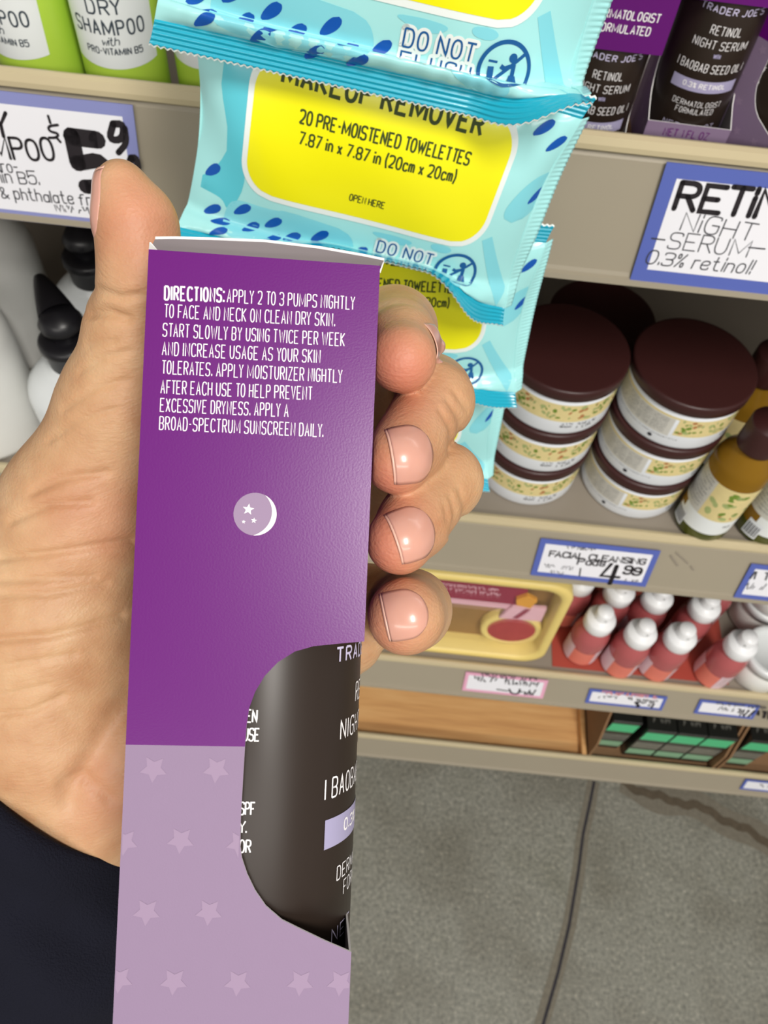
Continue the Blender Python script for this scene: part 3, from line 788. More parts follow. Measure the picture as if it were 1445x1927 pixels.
class SkinTree:
    def __init__(s): s.t = BVHTree.FromPolygons([tuple(v) for v in HV], [tuple(int(i) for i in f) for f in HF])
    def hit(s, o, d):
        r = s.t.ray_cast(Vector(o), Vector(d)); return r[0], r[1]
ST = SkinTree()
def nail(center, axis, normal, wid, length, curve, parent, guard=False):
    """a nail lying on the finger: axis runs from the root to the free edge"""
    n = np.array(normal, float); n /= np.linalg.norm(n); a = np.array(axis, float); a -= n * a.dot(n); a /= np.linalg.norm(a); t = np.cross(a, n)
    nu, nv = 18, 20; G_ = []; c = np.array(center)
    h0, _ = ST.hit(c + n * 0.012, -n); h0 = np.array(h0) if h0 is not None else c
    for j in range(nv + 1):
        s = -1 + 2 * j / nv
        w = wid / 2 * (1 - 0.42 * max(0, -s) ** 2.4 - 0.06 * max(0, s) ** 4)
        for i in range(nu + 1):
            k = -1 + 2 * i / nu
            p = c + a * (length / 2) * (s - 0.22 * (1 - k * k) * max(0, -s) ** 2 + 0.05 * (1 - k * k) * max(0, s)) + t * w * k
            h, hn = ST.hit(p + n * (0.004 if guard else 0.012), -n)
            sag = curve * (k * k * wid * 0.9 + max(0, abs(s) - 0.4) ** 2 * length * 0.35); fall = h0 + (p - c) - n * sag
            if h is None or guard and (np.array(h) - h0).dot(n) < -sag * 1.6 - 0.0006: h = fall
            h = np.array(h)
            e = max(abs(k) ** 4, abs(min(s, 0)) ** 6)
            G_.append(h + n * (0.00034 - 0.00046 * e))
    G_ = np.array(G_).reshape(nv + 1, nu + 1, 3)
    for _ in range(4):
        G_[1:-1, 1:-1] = (G_[1:-1, 1:-1] * 2 + G_[:-2, 1:-1] + G_[2:, 1:-1] + G_[1:-1, :-2] + G_[1:-1, 2:]) / 6
    W_ = to_world(G_.reshape(-1, 3)); mb = MB(); vs = [Vector(p) for p in W_]
    k = nu + 1
    def cells(j0, j1): return [(j * k + i, j * k + i + 1, (j + 1) * k + i + 1, (j + 1) * k + i) for j in range(j0, j1) for i in range(nu)]
    mb.add(vs, cells(0, nv - 1), 'nail', True); mb.add(vs, cells(nv - 1, nv), 'nail_tip', True)
    return mb.build('fingernail', parent, solid=0.00022)

me = bpy.data.meshes.new('person'); W_ = to_world(HV)
me.from_pydata([tuple(v) for v in W_], [], [tuple(int(i) for i in f) for f in HF]); me.materials.append(MATS['skin'])
me.polygons.foreach_set('use_smooth', [True] * len(HF))
fa = me.attributes.new('flush', 'FLOAT', 'POINT'); fa.data.foreach_set('value', flush.astype(np.float32))
person = bpy.data.objects.new('person', me); scene.collection.objects.link(person)
tag(person, 'left hand of a person in a dark sleeve gripping the purple carton', 'person')
nail(L3(772, 853, 0.1495), (-0.98, 0.16, 0.05), (0.16, -0.10, -1), RP(112, 0.15), RP(78, 0.15), 0.25, person)
nail(L3(776, 1003, 0.1495), (-0.95, 0.32, 0.05), (0.2, -0.12, -1), RP(104, 0.15), RP(76, 0.15), 0.25, person)
nail(L3(761, 1157, 0.147), (-0.98, 0.2, 0.05), (0.08, -0.03, -1), RP(94, 0.147), RP(74, 0.147), 0.25, person)
nail(L3(811, 648, 0.165), (0.1, 0.1, -1), (0.93, 0.02, -0.36), RP(74, 0.16), RP(92, 0.16), 0.25, person, True)
nail(L3(190, 382, 0.166), (-0.10, -1, 0), (-0.90, 0.02, -0.42), RP(84, 0.166), RP(110, 0.165), 0.25, person, True)

# the dark sleeve
def sleeve():
    mb = MB(); rnd = random.Random(5)
    ax = [(128, 1405, 0.226, 226), (98, 1590, 0.229, 256), (60, 1780, 0.234, 262), (30, 1900, 0.238, 250), (10, 2080, 0.245, 245), (-10, 2300, 0.252, 245)]
    C = [np.array(L3(*p[:3])) for p in ax]; R = [RP(p[3], p[2]) for p in ax]
    na = 72; rows_ = []
    prm = [i / 40 for i in range(41)]
    d0 = C[-1] - C[0]; d0 /= np.linalg.norm(d0)
    e1 = np.cross(d0, np.array([0, 0, -1.0])); e1 /= np.linalg.norm(e1); e2 = np.cross(e1, d0)
    for t in prm:
        x = t * (len(C) - 1); i = min(int(x), len(C) - 2); f = x - i
        c = C[i] * (1 - f) + C[i + 1] * f; r = R[i] * (1 - f) + R[i + 1] * f
        row = []
        for k in range(na):
            a = 2 * math.pi * k / na
            tilt = -d0 * (0.021 * math.cos(a - 0.1)) * (1 - t)                      # the hem runs slantwise across the wrist
            w = 0.0017 * math.sin(20 * t + 3.0 * math.sin(a - 0.6) + 1.8 * math.cos(2 * a)) + 0.0008 * math.sin(41 * t - 4 * a) - (0.002 if t < 0.02 else 0)
            row.append(c + (e1 * math.cos(a) + e2 * math.sin(a)) * (r + w) + tilt)
        rows_.append(row)
    inner = [[p + d0 * 0.012 - (p - C[0]) * 0.12 for p in rows_[0]]]
    rows_ = inner + rows_
    V = to_world(np.array(rows_).reshape(-1, 3)); n = len(rows_)
    mb.add([tuple(v) for v in V], [(j * na + k, j * na + (k + 1) % na, (j + 1) * na + (k + 1) % na, (j + 1) * na + k) for j in range(n - 1) for k in range(na)], 'navy_cloth', True)
    return mb.build('sleeve', person, sub=1)
o = sleeve(); o['label'] = 'dark navy cloth sleeve'

# ------------------------------------------------------------------ packs of wipes on a hanging strip
PW, PH, SE, TS, DU = 0.138, 0.0930, 0.0075, 0.0105, 0.0045      # width, height with both seals, seal height, plumpness
def pack_frame(px, py, y, dx, lean, uv, yaw=0.0):
    """frame of a pack: pixel (px, py) at distance y is the pack's own point uv; dx is the roll, lean tips the foot out"""
    u = Vector((math.cos(dx) * math.cos(yaw), math.sin(yaw), -math.sin(dx) * math.cos(yaw)))
    v0 = Vector((math.sin(dx), math.sin(lean), math.cos(dx) * math.cos(lean)))
    n = u.cross(v0).normalized(); v = n.cross(u).normalized()
    o = at_y(px, py, y) - u * uv[0] - v * uv[1] - n * TS
    return frame(o, u, v, n)
class Pack:
    """front and back skins: (u, v) in metres -> point; the foot seal flares by its own amount"""
    def __init__(s, flare, seed):
        s.flare = flare
        r = random.Random(seed); s.w = [(r.uniform(40, 130), r.uniform(40, 130), r.uniform(0, 6), r.uniform(0.0003, 0.0007)) for _ in range(5)]
    def fold(s, y, z, u, v):
        """below the fold line the foot swings out towards the shopper by its own angle"""
        v0 = 0.0205
        if v >= v0: return y, z
        k = u / PW; q = v0 - v; f1, f2 = s.flare(k); n = 10; yy, zz = 0.0, 0.0
        for i in range(n):
            t = q * (i + 0.5) / n; a = min(1.0, t / 0.004); c = min(1.0, max(0.0, (t - 0.0045) / 0.005))
            an = math.radians(f1 * a * a * (3 - 2 * a) + (f2 - f1) * c * c * (3 - 2 * c)); yy -= math.cos(an) * q / n; zz += math.sin(an) * q / n
        return v0 + yy, z + zz
    def edge(s, u, v):
        k = 2 * u / PW - 1
        return max(0.0, 1 - abs(k) ** 5)
    def front(s, u, v, e=0.0):
        t = (v - SE) / (PH - 2 * SE)
        if t <= 0 or t >= 1:
            rib = 0.00028 * math.sin((v if t <= 0 else PH - v) / 0.0016 * 2 * math.pi) * (1 if 0 < u < PW else 0)
            z = 0.0006 + rib
        else:
            b = (4 * t * (1 - t)) ** 0.55
            z = 0.0006 + TS * b * s.edge(u, v)
            for fx, fy, p, A in s.w: z += A * math.sin(fx * u + fy * v + p) * b * (0.3 + 1.4 * abs(2 * u / PW - 1) ** 2)
            # gathers running in from the seals
            z += 0.0005 * math.sin(u * 900 + 3 * math.sin(u * 120)) * max(0, 1 - min(t, 1 - t) * 9) * s.edge(u, v)
        y, z = s.fold(v, z + e, u, v)
        return Vector((s.xw(u, v), y, z))
    def xw(s, u, v):
        # the waist draws in a little between the seals
        t = v / PH; d = 0.0062 * max(0.0, math.sin(math.pi * t)) ** 0.8
        k = 2 * u / PW - 1
        return u - d * k ** 3
    def back(s, u, v):
        t = (v - SE) / (PH - 2 * SE); b = 0 if t <= 0 or t >= 1 else (4 * t * (1 - t)) ** 0.6
        y, z = s.fold(v, -0.0002 - 0.55 * TS * b * s.edge(u, v), u, v)
        return Vector((s.xw(u, v), y, z))
LAB = dict(x0=0.0190, x1=0.1120, y0=0.0350, y1=0.0810)    # yellow panel
def rrect(x0, x1, y0, y1, r):
    def span(v):
        d = 0
        if v < y0 + r: d = r - math.sqrt(max(0, r * r - (y0 + r - v) ** 2))
        if v > y1 - r: d = r - math.sqrt(max(0, r * r - (v - y1 + r) ** 2))
        return x0 + d, x1 - d
    return span
DASH = [(0.007, 0.0150, 0.6), (0.0195, 0.0190, 0.7), (0.0325, 0.0172, 0.75), (0.0510, 0.0168, 0.8), (0.0240, 0.0122, 0.75), (0.0405, 0.0128, 0.7), (0.0570, 0.0108, 0.75), (0.0115, 0.0110, 0.3), (0.0335, 0.0092, 0.9),
        (0.0045, 0.030, 0.7), (0.129, 0.070, 0.75), (0.121, 0.0745, 0.7), (0.008, 0.072, 0.7), (0.0215, 0.0745, 0.75), (0.132, 0.050, 0.7), (0.067, 0.0135, 0.8)]
def wipes_pack(M, label, flare, seed, group=None):
    t = thing('wipes_pack', label, 'wipes', M, group)
    P = Pack(flare, seed); b = MB()
    fm = lambda a, c: P.front(a * PW, c * PH)
    b.grid(lambda a, c: P.front(a * PW, SE + c * (PH - 2 * SE)), 90, 60, 'aqua_film')
    b.grid(lambda a, c: P.back((1 - a) * PW, SE + c * (PH - 2 * SE)), 50, 40, 'aqua_film')
    lay = lambda e: (lambda x, y: P.front(min(max(x + DU, 0.0001), PW - 0.0001), y, e))
    def blob(poly, m, e):
        # outlines that never double back along a row
        ys = [p[1] for p in poly]; lo_, hi_ = min(ys), max(ys)
        def span(v):
            xs = []
            for i in range(len(poly)):
                a, c = poly[i - 1], poly[i]
                if (a[1] - v) * (c[1] - v) <= 0 and a[1] != c[1]: xs.append(a[0] + (c[0] - a[0]) * (v - a[1]) / (c[1] - a[1]))
            return (min(xs), max(xs)) if xs else (poly[0][0], poly[0][0])
        b.rows(lo_ + 1e-6, hi_ - 1e-6, span, m, lay(e), 14, 10)
    ck = lambda p: chaikin(p, 3, True)
    # broad pale and mid aqua shapes of the printed background
    blob([(0.0, 0.0325), (0.005, 0.0365), (0.010, 0.0445), (0.0095, 0.0545), (0.006, 0.0665), (0.008, 0.0852), (0.019, 0.0852), (0.0178, 0.0525), (0.019, 0.0345), (0.016, 0.0255), (0.0135, 0.0235), (0.013, 0.0275), (0.006, 0.0270), (0.0, 0.0255)], 'mid_aqua_film', 0.0001)
    blob(ck([(0.013, 0.0078), (0.062, 0.0078), (0.066, 0.0205), (0.060, 0.0300), (0.018, 0.0300), (0.012, 0.0245)]), 'soft_aqua_film', 0.00012)
    blob(ck([(0.068, 0.0310), (0.074, 0.0280), (0.083, 0.0270), (0.088, 0.0310)]), 'soft_aqua_film', 0.00012)
    blob(ck([(0.094, 0.0293), (0.100, 0.0287), (0.103, 0.0310), (0.099, 0.0327), (0.093, 0.0320)]), 'soft_aqua_film', 0.00014)
    blob([(0.1135, 0.0375), (0.1175, 0.0395), (0.1325, 0.0160), (0.129, 0.0078)], 'soft_aqua_film', 0.00012)
    blob(ck([(0.117, 0.0495), (0.124, 0.0445), (0.1372, 0.0515), (0.1372, 0.0665), (0.125, 0.0625)]), 'soft_aqua_film', 0.00013)
    blob(ck([(0.086, 0.0170), (0.096, 0.0078), (0.112, 0.0078), (0.105, 0.0190)]), 'soft_aqua_film', 0.00013)
    for x, y, a in [(p, q + 0.006, r) for p, q, r in DASH] + [(0.030, 0.0105, 0.75), (0.047, 0.0090, 0.8), (0.012, 0.0115, 0.7), (0.0605, 0.0095, 0.7)]:
        L, w = 0.0042, 0.0018; k = []
        for i in range(20):
            q = 2 * math.pi * i / 20; X, Y = L * math.cos(q), w * math.sin(q) * (1 + 0.25 * math.cos(q)); k.append((x + X * math.cos(a) - Y * math.sin(a), y + X * math.sin(a) + Y * math.cos(a)))
        k = [(min(max(p[0], 0.0002), PW - 0.0002), p[1]) for p in k]
        blob(k, 'blue_ink', 0.00022)
    # yellow panel with its white outline
    b.rows(LAB['y0'] - 0.0022, LAB['y1'] + 0.0022, rrect(LAB['x0'] - 0.0022, LAB['x1'] + 0.0022, LAB['y0'] - 0.0022, LAB['y1'] + 0.0022, 0.0132), 'white_film', lay(0.00025), 56, 40)
    b.rows(LAB['y0'], LAB['y1'], rrect(LAB['x0'], LAB['x1'], LAB['y0'], LAB['y1'], 0.0115), 'yellow_label', lay(0.00038), 56, 40)
    tx = lay(0.0005)
    text(b, 'MAKEUP REMOVER', 'olive_ink', tx, (0.0285, 0.0738), (0.0985, 0.0742), 0.0064, 0.19, gap=2.0, maxseg=0.0015)
    text(b, '20 PRE-MOISTENED TOWELETTES', 'olive_ink', tx, (0.0365, 0.0632), (0.0975, 0.0640), 0.0042, 0.165, gap=2.0, maxseg=0.0015)
    text(b, '7.87 in x 7.87 in (20cm x 20cm)', 'olive_ink', tx, (0.0375, 0.0564), (0.0945, 0.0572), 0.0040, 0.165, gap=2.0, maxseg=0.0015)
    text(b, 'OPEN HERE', 'olive_ink', tx, (0.0590, 0.0410), (0.0720, 0.0412), 0.0025, 0.17, gap=1.8)
    # DO NOT FLUSH and the sign of a crossed-out figure
    for s_, y, x0, x1 in (('DO NOT', 0.0220, 0.0735, 0.0960), ('FLUSH', 0.0151, 0.0735, 0.0960)):
        text(b, s_, 'white_film', lay(0.00026), (x0, y), (x1, y), 0.0054, 0.46, gap=2.0, maxseg=0.0012, cap=True)
        text(b, s_, 'navy_ink', lay(0.00042), (x0, y), (x1, y), 0.0054, 0.115, gap=2.0, maxseg=0.0012)
    cx, cy, R = 0.1070, 0.0212, 0.0086
    blob([(cx + (R + 0.0004) * math.cos(i * math.pi / 16), cy + (R + 0.0004) * math.sin(i * math.pi / 16)) for i in range(32)], 'aqua_film', 0.00026)
    stroke(b, [(cx + R * math.cos(i * math.pi / 32), cy + R * math.sin(i * math.pi / 32)) for i in range(64)], 0.0013, 'navy_ink', lay(0.0004), True)
    stroke(b, [(cx + R * 0.70, cy + R * 0.70), (cx - R * 0.7, cy - R * 0.7)], 0.0011, 'navy_ink', lay(0.00041), maxseg=0.001)
    disc(b, (cx + 0.0020, cy + 0.0042), 0.0014, 'navy_ink', lay(0.00042))
    ft = lambda *p: stroke(b, [(cx + x, cy + y) for x, y in p], 0.0014, 'navy_ink', lay(0.00042))
    ft((0.0028, 0.0024), (0.0030, -0.0016)); ft((0.0024, 0.0020), (-0.0002, 0.0008), (-0.0016, 0.0014)); ft((0.0033, -0.001), (0.0040, -0.0046)); ft((0.0026, -0.001), (0.0020, -0.0050))
    stroke(b, [(cx - 0.0060, cy + 0.0024), (cx - 0.0030, cy + 0.0024)], 0.0007, 'navy_ink', lay(0.00042)); stroke(b, [(cx - 0.0048, cy + 0.0008), (cx - 0.0044, cy - 0.003)], 0.0020, 'navy_ink', lay(0.00042))
    b.build('pouch', t)
    for nm, v0 in (('foot', 0.0), ('head', PH - SE)):
        sbm = MB()
        def sf(a, c, sd):
            u = a * PW; v = v0 + c * SE
            z = 0.00035 * math.sin(u / 0.00105 * math.pi) if ((nm == 'foot' and c == 0) or (nm == 'head' and c == 1)) else 0
            p = P.front(u, v); p.y += z
            if sd: p.z -= 0.0007
            return p
        sbm.grid(lambda a, c: sf(a, c, 0), 264, 22, 'teal_film'); sbm.grid(lambda a, c: sf(1 - a, c, 1), 264, 4, 'teal_film')
        # the pale torn edge
        ce = 0 if nm == 'foot' else 1; sg = -1 if nm == 'foot' else 1
        sbm.add([sf(i / 264, ce, 0) + Vector((0, 0, 0.00008)) for i in range(265)] + [sf(i / 264, ce, 0) + Vector((0, sg * 0.0006, -0.0002)) for i in range(265)], [(i, i + 1, 266 + i, 265 + i) for i in range(264)], 'white_film')
        so = sbm.build('seal', t)
        so['label'] = 'teal crimped seal'
    # pleated side gusset
    g = MB()
    def gf(a, c):
        v = SE + c * (PH - 2 * SE)
        p = P.front(PW, v); q = Vector((p.x + 0.0065 * a * (0.5 + 0.5 * math.sin(math.pi * c)) , p.y, -0.004 * a + p.z + 0.00045 * math.sin(v / 0.0018 * 2 * math.pi) * a)); return q
    g.grid(gf, 6, 150, 'aqua_film'); g.build('gusset', t, solid=0.0003)
    return t

D2R = math.radians
UVL = (LAB['x0'] + DU - 0.002, LAB['y0'] + 0.004)
def sm(k, a, b): t = min(1, max(0, (k - a) / (b - a))); return t * t * (3 - 2 * t)
wipes_pack(pack_frame(441, 330, 0.252, D2R(9.6), D2R(9), UVL), 'second wipes pack down, its yellow panel fully in view above the carton', lambda k: (75 + 35 * sm(k, 0.2, 0.5) - 75 * sm(k, 0.78, 1.0), 50 + 62 * sm(k, 0.15, 0.45) - 105 * sm(k, 0.70, 1.0)), 11)
wipes_pack(pack_frame(757, 90, 0.250, D2R(6.5), D2R(10), (0.0735 + DU, 0.0220)), 'topmost aqua wipes pack, its wide teal foot seal across the others', lambda k: (112, -2 + 99 * sm(k, 0.74, 1.0)), 23)
wipes_pack(pack_frame(913, 655, 0.262, D2R(-1.5), D2R(9), (LAB['x1'] + DU + 0.001, LAB['y0'] + 0.002)), 'third wipes pack down, half hidden behind the carton and index finger', lambda k: (60, 70 - 50 * sm(k, 0.8, 1.0)), 37)
wipes_pack(pack_frame(880, 790, 0.274, D2R(-2), D2R(8), (LAB['x1'] + DU + 0.002, 0.058)), 'fourth wipes pack down, a pale edge beside the middle and ring fingers', lambda k: (30, 30), 41)
mb = MB(); mb.cuboid((-0.012, 0.287, 1.22), (0.030, 0.0008, 0.72), 'clear_plastic')
tag(mb.build('clip_strip'), 'clear plastic hanging strip behind the wipes packs', 'strip')

# ------------------------------------------------------------------ price cards on the rails
def price_card(RM, tl, tr, bl, label, border, draw, u0=None, u1=None, bw=0.0055, paper='sign_white', group=None):
    a = on_plane(*tl, RM) if tl else None; b = on_plane(*tr, RM) if tr else None; c = on_plane(*bl, RM)
    x0 = u0 if u0 is not None else (a[0] + c[0]) / 2; x1 = u1 if u1 is not None else b[0]
    y1 = (a or b)[1]; y0 = c[1]
    if u0 is not None and u0 < 0 and tl is None: x0 = x1 + u0
    if tr is None: x1 = x0 + u1
    m = MB()
    mp = lambda e: (lambda x, y: (x, y, e))
    m.cuboid(((x0 + x1) / 2, (y0 + y1) / 2, 0.0004), (x1 - x0, y1 - y0, 0.0008), border)
    w = bw
    m.add([(x0 + w, y0 + w, 0.0009), (x1 - w, y0 + w, 0.0009), (x1 - w, y1 - w, 0.0009), (x0 + w, y1 - w, 0.0009)], [(0, 1, 2, 3)], paper)
    ink = mp(0.001)
    p = lambda q: on_plane(q[0], q[1], RM)
    def T(s, A, B, h, wt=0.14, mt='marker_black', **k):
        A_, B_ = p(A), p(B); sc = math.hypot(B_[0] - A_[0], B_[1] - A_[1]) / math.hypot(B[0] - A[0], B[1] - A[1])
        hh = p(A)[1]; hh = abs(p((A[0] + h * 0.15, A[1] - h))[1] - A_[1])
        text(m, s, mt, ink, A_, B_, hh, wt, gap=1.3, slant=k.get('slant', 0.0), cap=True, jitter=k.get('jitter', 0.12), seed=len(s))
    def S(pts, wpx, mt='marker_black', smooth=True):
        q = [p(a) for a in pts]; q = chaikin(q, 2) if smooth else q
        sc = abs(p((pts[0][0] + 10, pts[0][1]))[0] - p(pts[0])[0]) / 10
        stroke(m, q, wpx * sc, mt, ink, cap=True)
    def X(A, B, h, seed, mt='marker_grey', wt=0.0006):
        A_, B_ = p(A), p(B); hh = abs(p((A[0], A[1] - h))[1] - A_[1]); scribble(m, mt, ink, A_, B_, hh, wt, seed)
    draw(T, S, X)
    o = m.build('price_card', M=None); o.matrix_world = RM
    tag(o, label, 'price card', group)
def d1(T, S, X):
    T('DRY', (-75, 246), (22, 256), 46, 0.16); T('SHAMPOO', (-92, 292), (106, 301), 38, 0.14)
    S([(184, 262), (136, 256)], 32, smooth=False); S([(136, 254), (147, 306)], 30, smooth=False); S([(150, 306), (196, 298), (204, 350), (162, 350)], 27)
    S([(214, 232), (206, 262), (232, 262), (234, 232), (214, 232)], 13); S([(236, 240), (240, 268), (224, 286)], 11)
    S([(248, 296), (240, 320), (262, 322), (258, 296), (248, 296)], 13)
    S([(110, 234), (92, 236), (94, 246), (112, 250), (108, 258), (94, 258)], 5); S([(92, 217), (96, 230)], 5, smooth=False); S([(108, 258), (115, 266)], 5, smooth=False)
    T('with pro-', (-60, 318), (36, 324), 22, 0.11, 'marker_grey'); T('vitamin B5.', (-62, 338), (76, 346), 22, 0.11, 'marker_grey')
    T('paraben & phthalate free', (-95, 362), (200, 388), 20, 0.12, 'marker_grey'); X((106, 396), (172, 402), 12, 5)
price_card(RAIL1, None, (250, 197), (-20, 408), 'large violet-edged price card with 5.99 behind the thumb tip', 'sign_violet', d1, u0=-0.14)
def d2(T, S, X):
    T('RETiNOL', (1268, 390), (1548, 420), 52, 0.2); T('NiGHT', (1278, 431), (1412, 452), 32, 0.08, 'marker_grey')
    S([(1226, 447), (1250, 450)], 3, 'marker_grey', False); T('SERUM', (1254, 466), (1402, 482), 30, 0.08, 'marker_grey'); S([(1408, 464), (1438, 467)], 3, 'marker_grey', False)
    T('0.3% retinol!', (1212, 494), (1408, 514), 25, 0.1, 'marker_grey', slant=0.12)
price_card(RAIL1, (1262, 305), None, (1178, 525), 'big blue-edged card lettered for retinol night serum, under the serum boxes', 'sign_blue', d2, u1=0.14, bw=0.0068)
def d3(T, S, X):
    X((1066, 1031), (1120, 1036), 5, 8, 'marker_black', 0.0007)
    T('FACIAL CLEANSING', (1033, 1045), (1212, 1061), 10, 0.24, jitter=0.0); T('Pads', (1086, 1060), (1136, 1064), 12, 0.2)
    S([(1150, 1060), (1130, 1082), (1164, 1085)], 7, smooth=False); S([(1160, 1064), (1147, 1097)], 9, smooth=False)
    T('99', (1172, 1078), (1204, 1081), 14, 0.26); X((1174, 1093), (1200, 1095), 5, 4, 'marker_black')
    X((1022, 1066), (1078, 1072), 7, 9); X((1034, 1078), (1060, 1081), 6, 3); S([(1092, 1068), (1090, 1082)], 3, smooth=False)
price_card(RAIL2, (1024, 1013), (1244, 1034), (992, 1080), 'blue-edged facial cleansing pads card with price, under the jars', 'sign_blue', d3, bw=0.005)
def d4(T, S, X): X((1410, 1088), (1560, 1100), 14, 6, 'marker_grey', 0.0016); X((1400, 1106), (1560, 1118), 12, 7, 'marker_grey', 0.0012)
price_card(RAIL2, (1421, 1061), None, (1373, 1122), 'blue-edged card cut off by the right edge, under the amber bottles', 'sign_blue', d4, u1=0.07, bw=0.005)
def d4b(T, S, X): X((-80, 920), (10, 930), 14, 6, 'marker_grey', 0.0012)
price_card(RAIL2, None, (22, 913), (-40, 962), 'blue card at the left edge beside the thumb base', 'sign_blue', d4b, u0=-0.07, bw=0.005)
def d5(T, S, X):
    X((890, 1279), (1014, 1292), 8, 11, 'marker_black', 0.0016); X((905, 1272), (1010, 1282), 6, 12, 'marker_grey', 0.0012)
    S([(958, 1296), (962, 1304), (975, 1305), (978, 1296)], 4); X((975, 1305), (1008, 1308), 10, 13, 'marker_black', 0.0022); S([(935, 1296), (955, 1299)], 3, smooth=False)
price_card(RAIL3, (878, 1264), (1032, 1279), (868, 1298), 'pink-edged card under the yellow gift tin', 'sign_pink', d5, bw=0.004)
def d6(T, S, X):
    X((1128, 1304), (1240, 1314), 5, 14, 'marker_pink', 0.0022); X((1125, 1312), (1160, 1315), 5, 15, 'marker_grey', 0.0012); X((1178, 1318), (1236, 1325), 7, 16, 'marker_black', 0.0018); X((1190, 1328), (1230, 1331), 8, 17, 'marker_black', 0.0026)
price_card(RAIL3, (1114, 1296), (1257, 1309), (1096, 1321), 'violet-edged card under the pink spray bottles', 'sign_blue', d6, bw=0.004)
def d7(T, S, X):
    X((1345, 1326), (1440, 1335), 6, 18, 'marker_grey', 0.0012); X((1350, 1335), (1400, 1339), 6, 19, 'marker_grey', 0.0012); X((1385, 1346), (1450, 1352), 12, 20, 'marker_black', 0.003)
price_card(RAIL3, (1320, 1316), None, (1302, 1341), 'violet-edged card below the spray bottle nearest the right edge', 'sign_blue', d7, u1=0.07, bw=0.004)
def d8(T, S, X): X((1425, 1480), (1500, 1488), 6, 21, 'marker_grey', 0.0012)
price_card(RAIL4, (1404, 1466), None, (1390, 1484), 'faded violet card on the lowest rail at the right edge', 'sign_blue', d8, u1=0.08, bw=0.004)

mb = MB()
for A, B, w in (((1262, 1046), (1276, 1066), 0.0012), ((1272, 1040), (1296, 1062), 0.0008), ((1300, 1066), (1306, 1074), 0.001)):
    stroke(mb, [on_plane(*A, RAIL2), on_plane(*B, RAIL2)], w, 'shelf_metal', lambda x, y: RAIL2 @ Vector((x, y, -0.0002)))
o = mb.build('scuff_mark'); o.parent = bpy.data.objects['shelf.001']; o.matrix_parent_inverse = bpy.data.objects['shelf.001'].matrix_world.inverted()

# ------------------------------------------------------------------ products of the highest shelf
def shampoo(M, label):
    t = thing('shampoo_bottle', label, 'bottle', M, 'green dry shampoo bottles')
    R = 0.0205; b = MB()
    b.lathe([(0, 0), (R - 0.004, 0), (R - 0.001, 0.0012), (R, 0.005), (R, 0.118), (R - 0.003, 0.126), (0.012, 0.132), (0.0105, 0.134), (0, 0.134)], 'green_bottle', 48); b.build('bottle_body', t)
    c = MB(); c.lathe([(0.0108, 0.1335), (0.0112, 0.134), (0.0112, 0.152), (0.0095, 0.1545), (0, 0.1545)], 'label_white', 40); c.build('cap', t)
    l = MB(); cm = lambda e: (lambda a, z: ((R + e) * math.sin(a / R), -(R + e) * math.cos(a / R), z))
    H_ = 0.0245
    l.grid(lambda a, q: cm(0.0001)((2 * a - 1) * (H_ - 0.0025 * (1 - q)), (0.0462 - 0.0020 * (1 - (2 * a - 1) ** 2)) * (1 - q) + 0.116 * q), 40, 12, 'label_white')
    p = cm(0.0002)
    text(l, 'DRY', 'charcoal_ink', p, (-0.0082, 0.0690), (0.0072, 0.0690), 0.0064, 0.14, gap=2.2, maxseg=0.001)
    text(l, 'SHAMPOO', 'charcoal_ink', p, (-0.0168, 0.0600), (0.0168, 0.0600), 0.0064, 0.14, gap=2.2, maxseg=0.001)
    text(l, 'with', 'charcoal_ink', p, (-0.0045, 0.0552), (0.0035, 0.0556), 0.0036, 0.14, gap=0.6, slant=0.25, maxseg=0.001)
    text(l, 'PRO-VITAMIN B5', 'charcoal_ink', p, (-0.0130, 0.0510), (0.0140, 0.0510), 0.0030, 0.18, gap=2.0, maxseg=0.001)
    l.build('label', t)
    return t
Z1 = SHELF[1]
sh = shampoo(loc(-0.1505, 0.3955, Z1, 0.12), 'green dry shampoo bottle with fully readable label, right above the violet card')
copy_tree(sh, loc(-0.1935, 0.3945, Z1, -0.42), 'green dry shampoo bottle with its label cut off by the left edge')
copy_tree(sh, loc(-0.1060, 0.4030, Z1, -0.35), 'green dry shampoo bottle mostly hidden behind the topmost wipes pack')
mb = MB(); mb.cuboid((0.175, 0.44, Z1 + 0.0105), (0.136, 0.12, 0.021), 'brown_card'); tag(mb.build('riser_tray', bevel=0.001), 'low brown cardboard riser under the purple serum boxes at right', 'tray')
def shelf_box(x, y, z, rz, label, lab2):
    M = loc(x, y, z, rz - math.pi / 2) @ Matrix.Translation((-BW, 0, 0))      # the windowed face looks along -Y
    M2 = M @ Matrix.Translation((BW / 2, BW / 2, 0))
    if SB: return copy_tree(SB[0], M, label), copy_tree(SB[1], M2, lab2)
    SB.append(serum_box(M, label, group='serum boxes on the highest shelf')); SB.append(serum_bottle(M2, lab2, group='serum bottles in the shelf boxes'))
SB = []
shelf_box(0.0640, 0.376, Z1, 0.0, 'purple serum box on the shelf beside the wipes pack, lower than its neighbour', 'dark serum bottle in the shelf box beside the wipes pack')
shelf_box(0.1115, 0.384, Z1 + 0.021, -0.03, 'purple serum box with its lilac foot showing above the retinol card', 'dark serum bottle with lavender band above the retinol card')
shelf_box(0.1720, 0.377, Z1 + 0.021, 0.72, 'purple serum box turned cornerwise at the right edge', 'dark serum bottle in the box turned cornerwise')

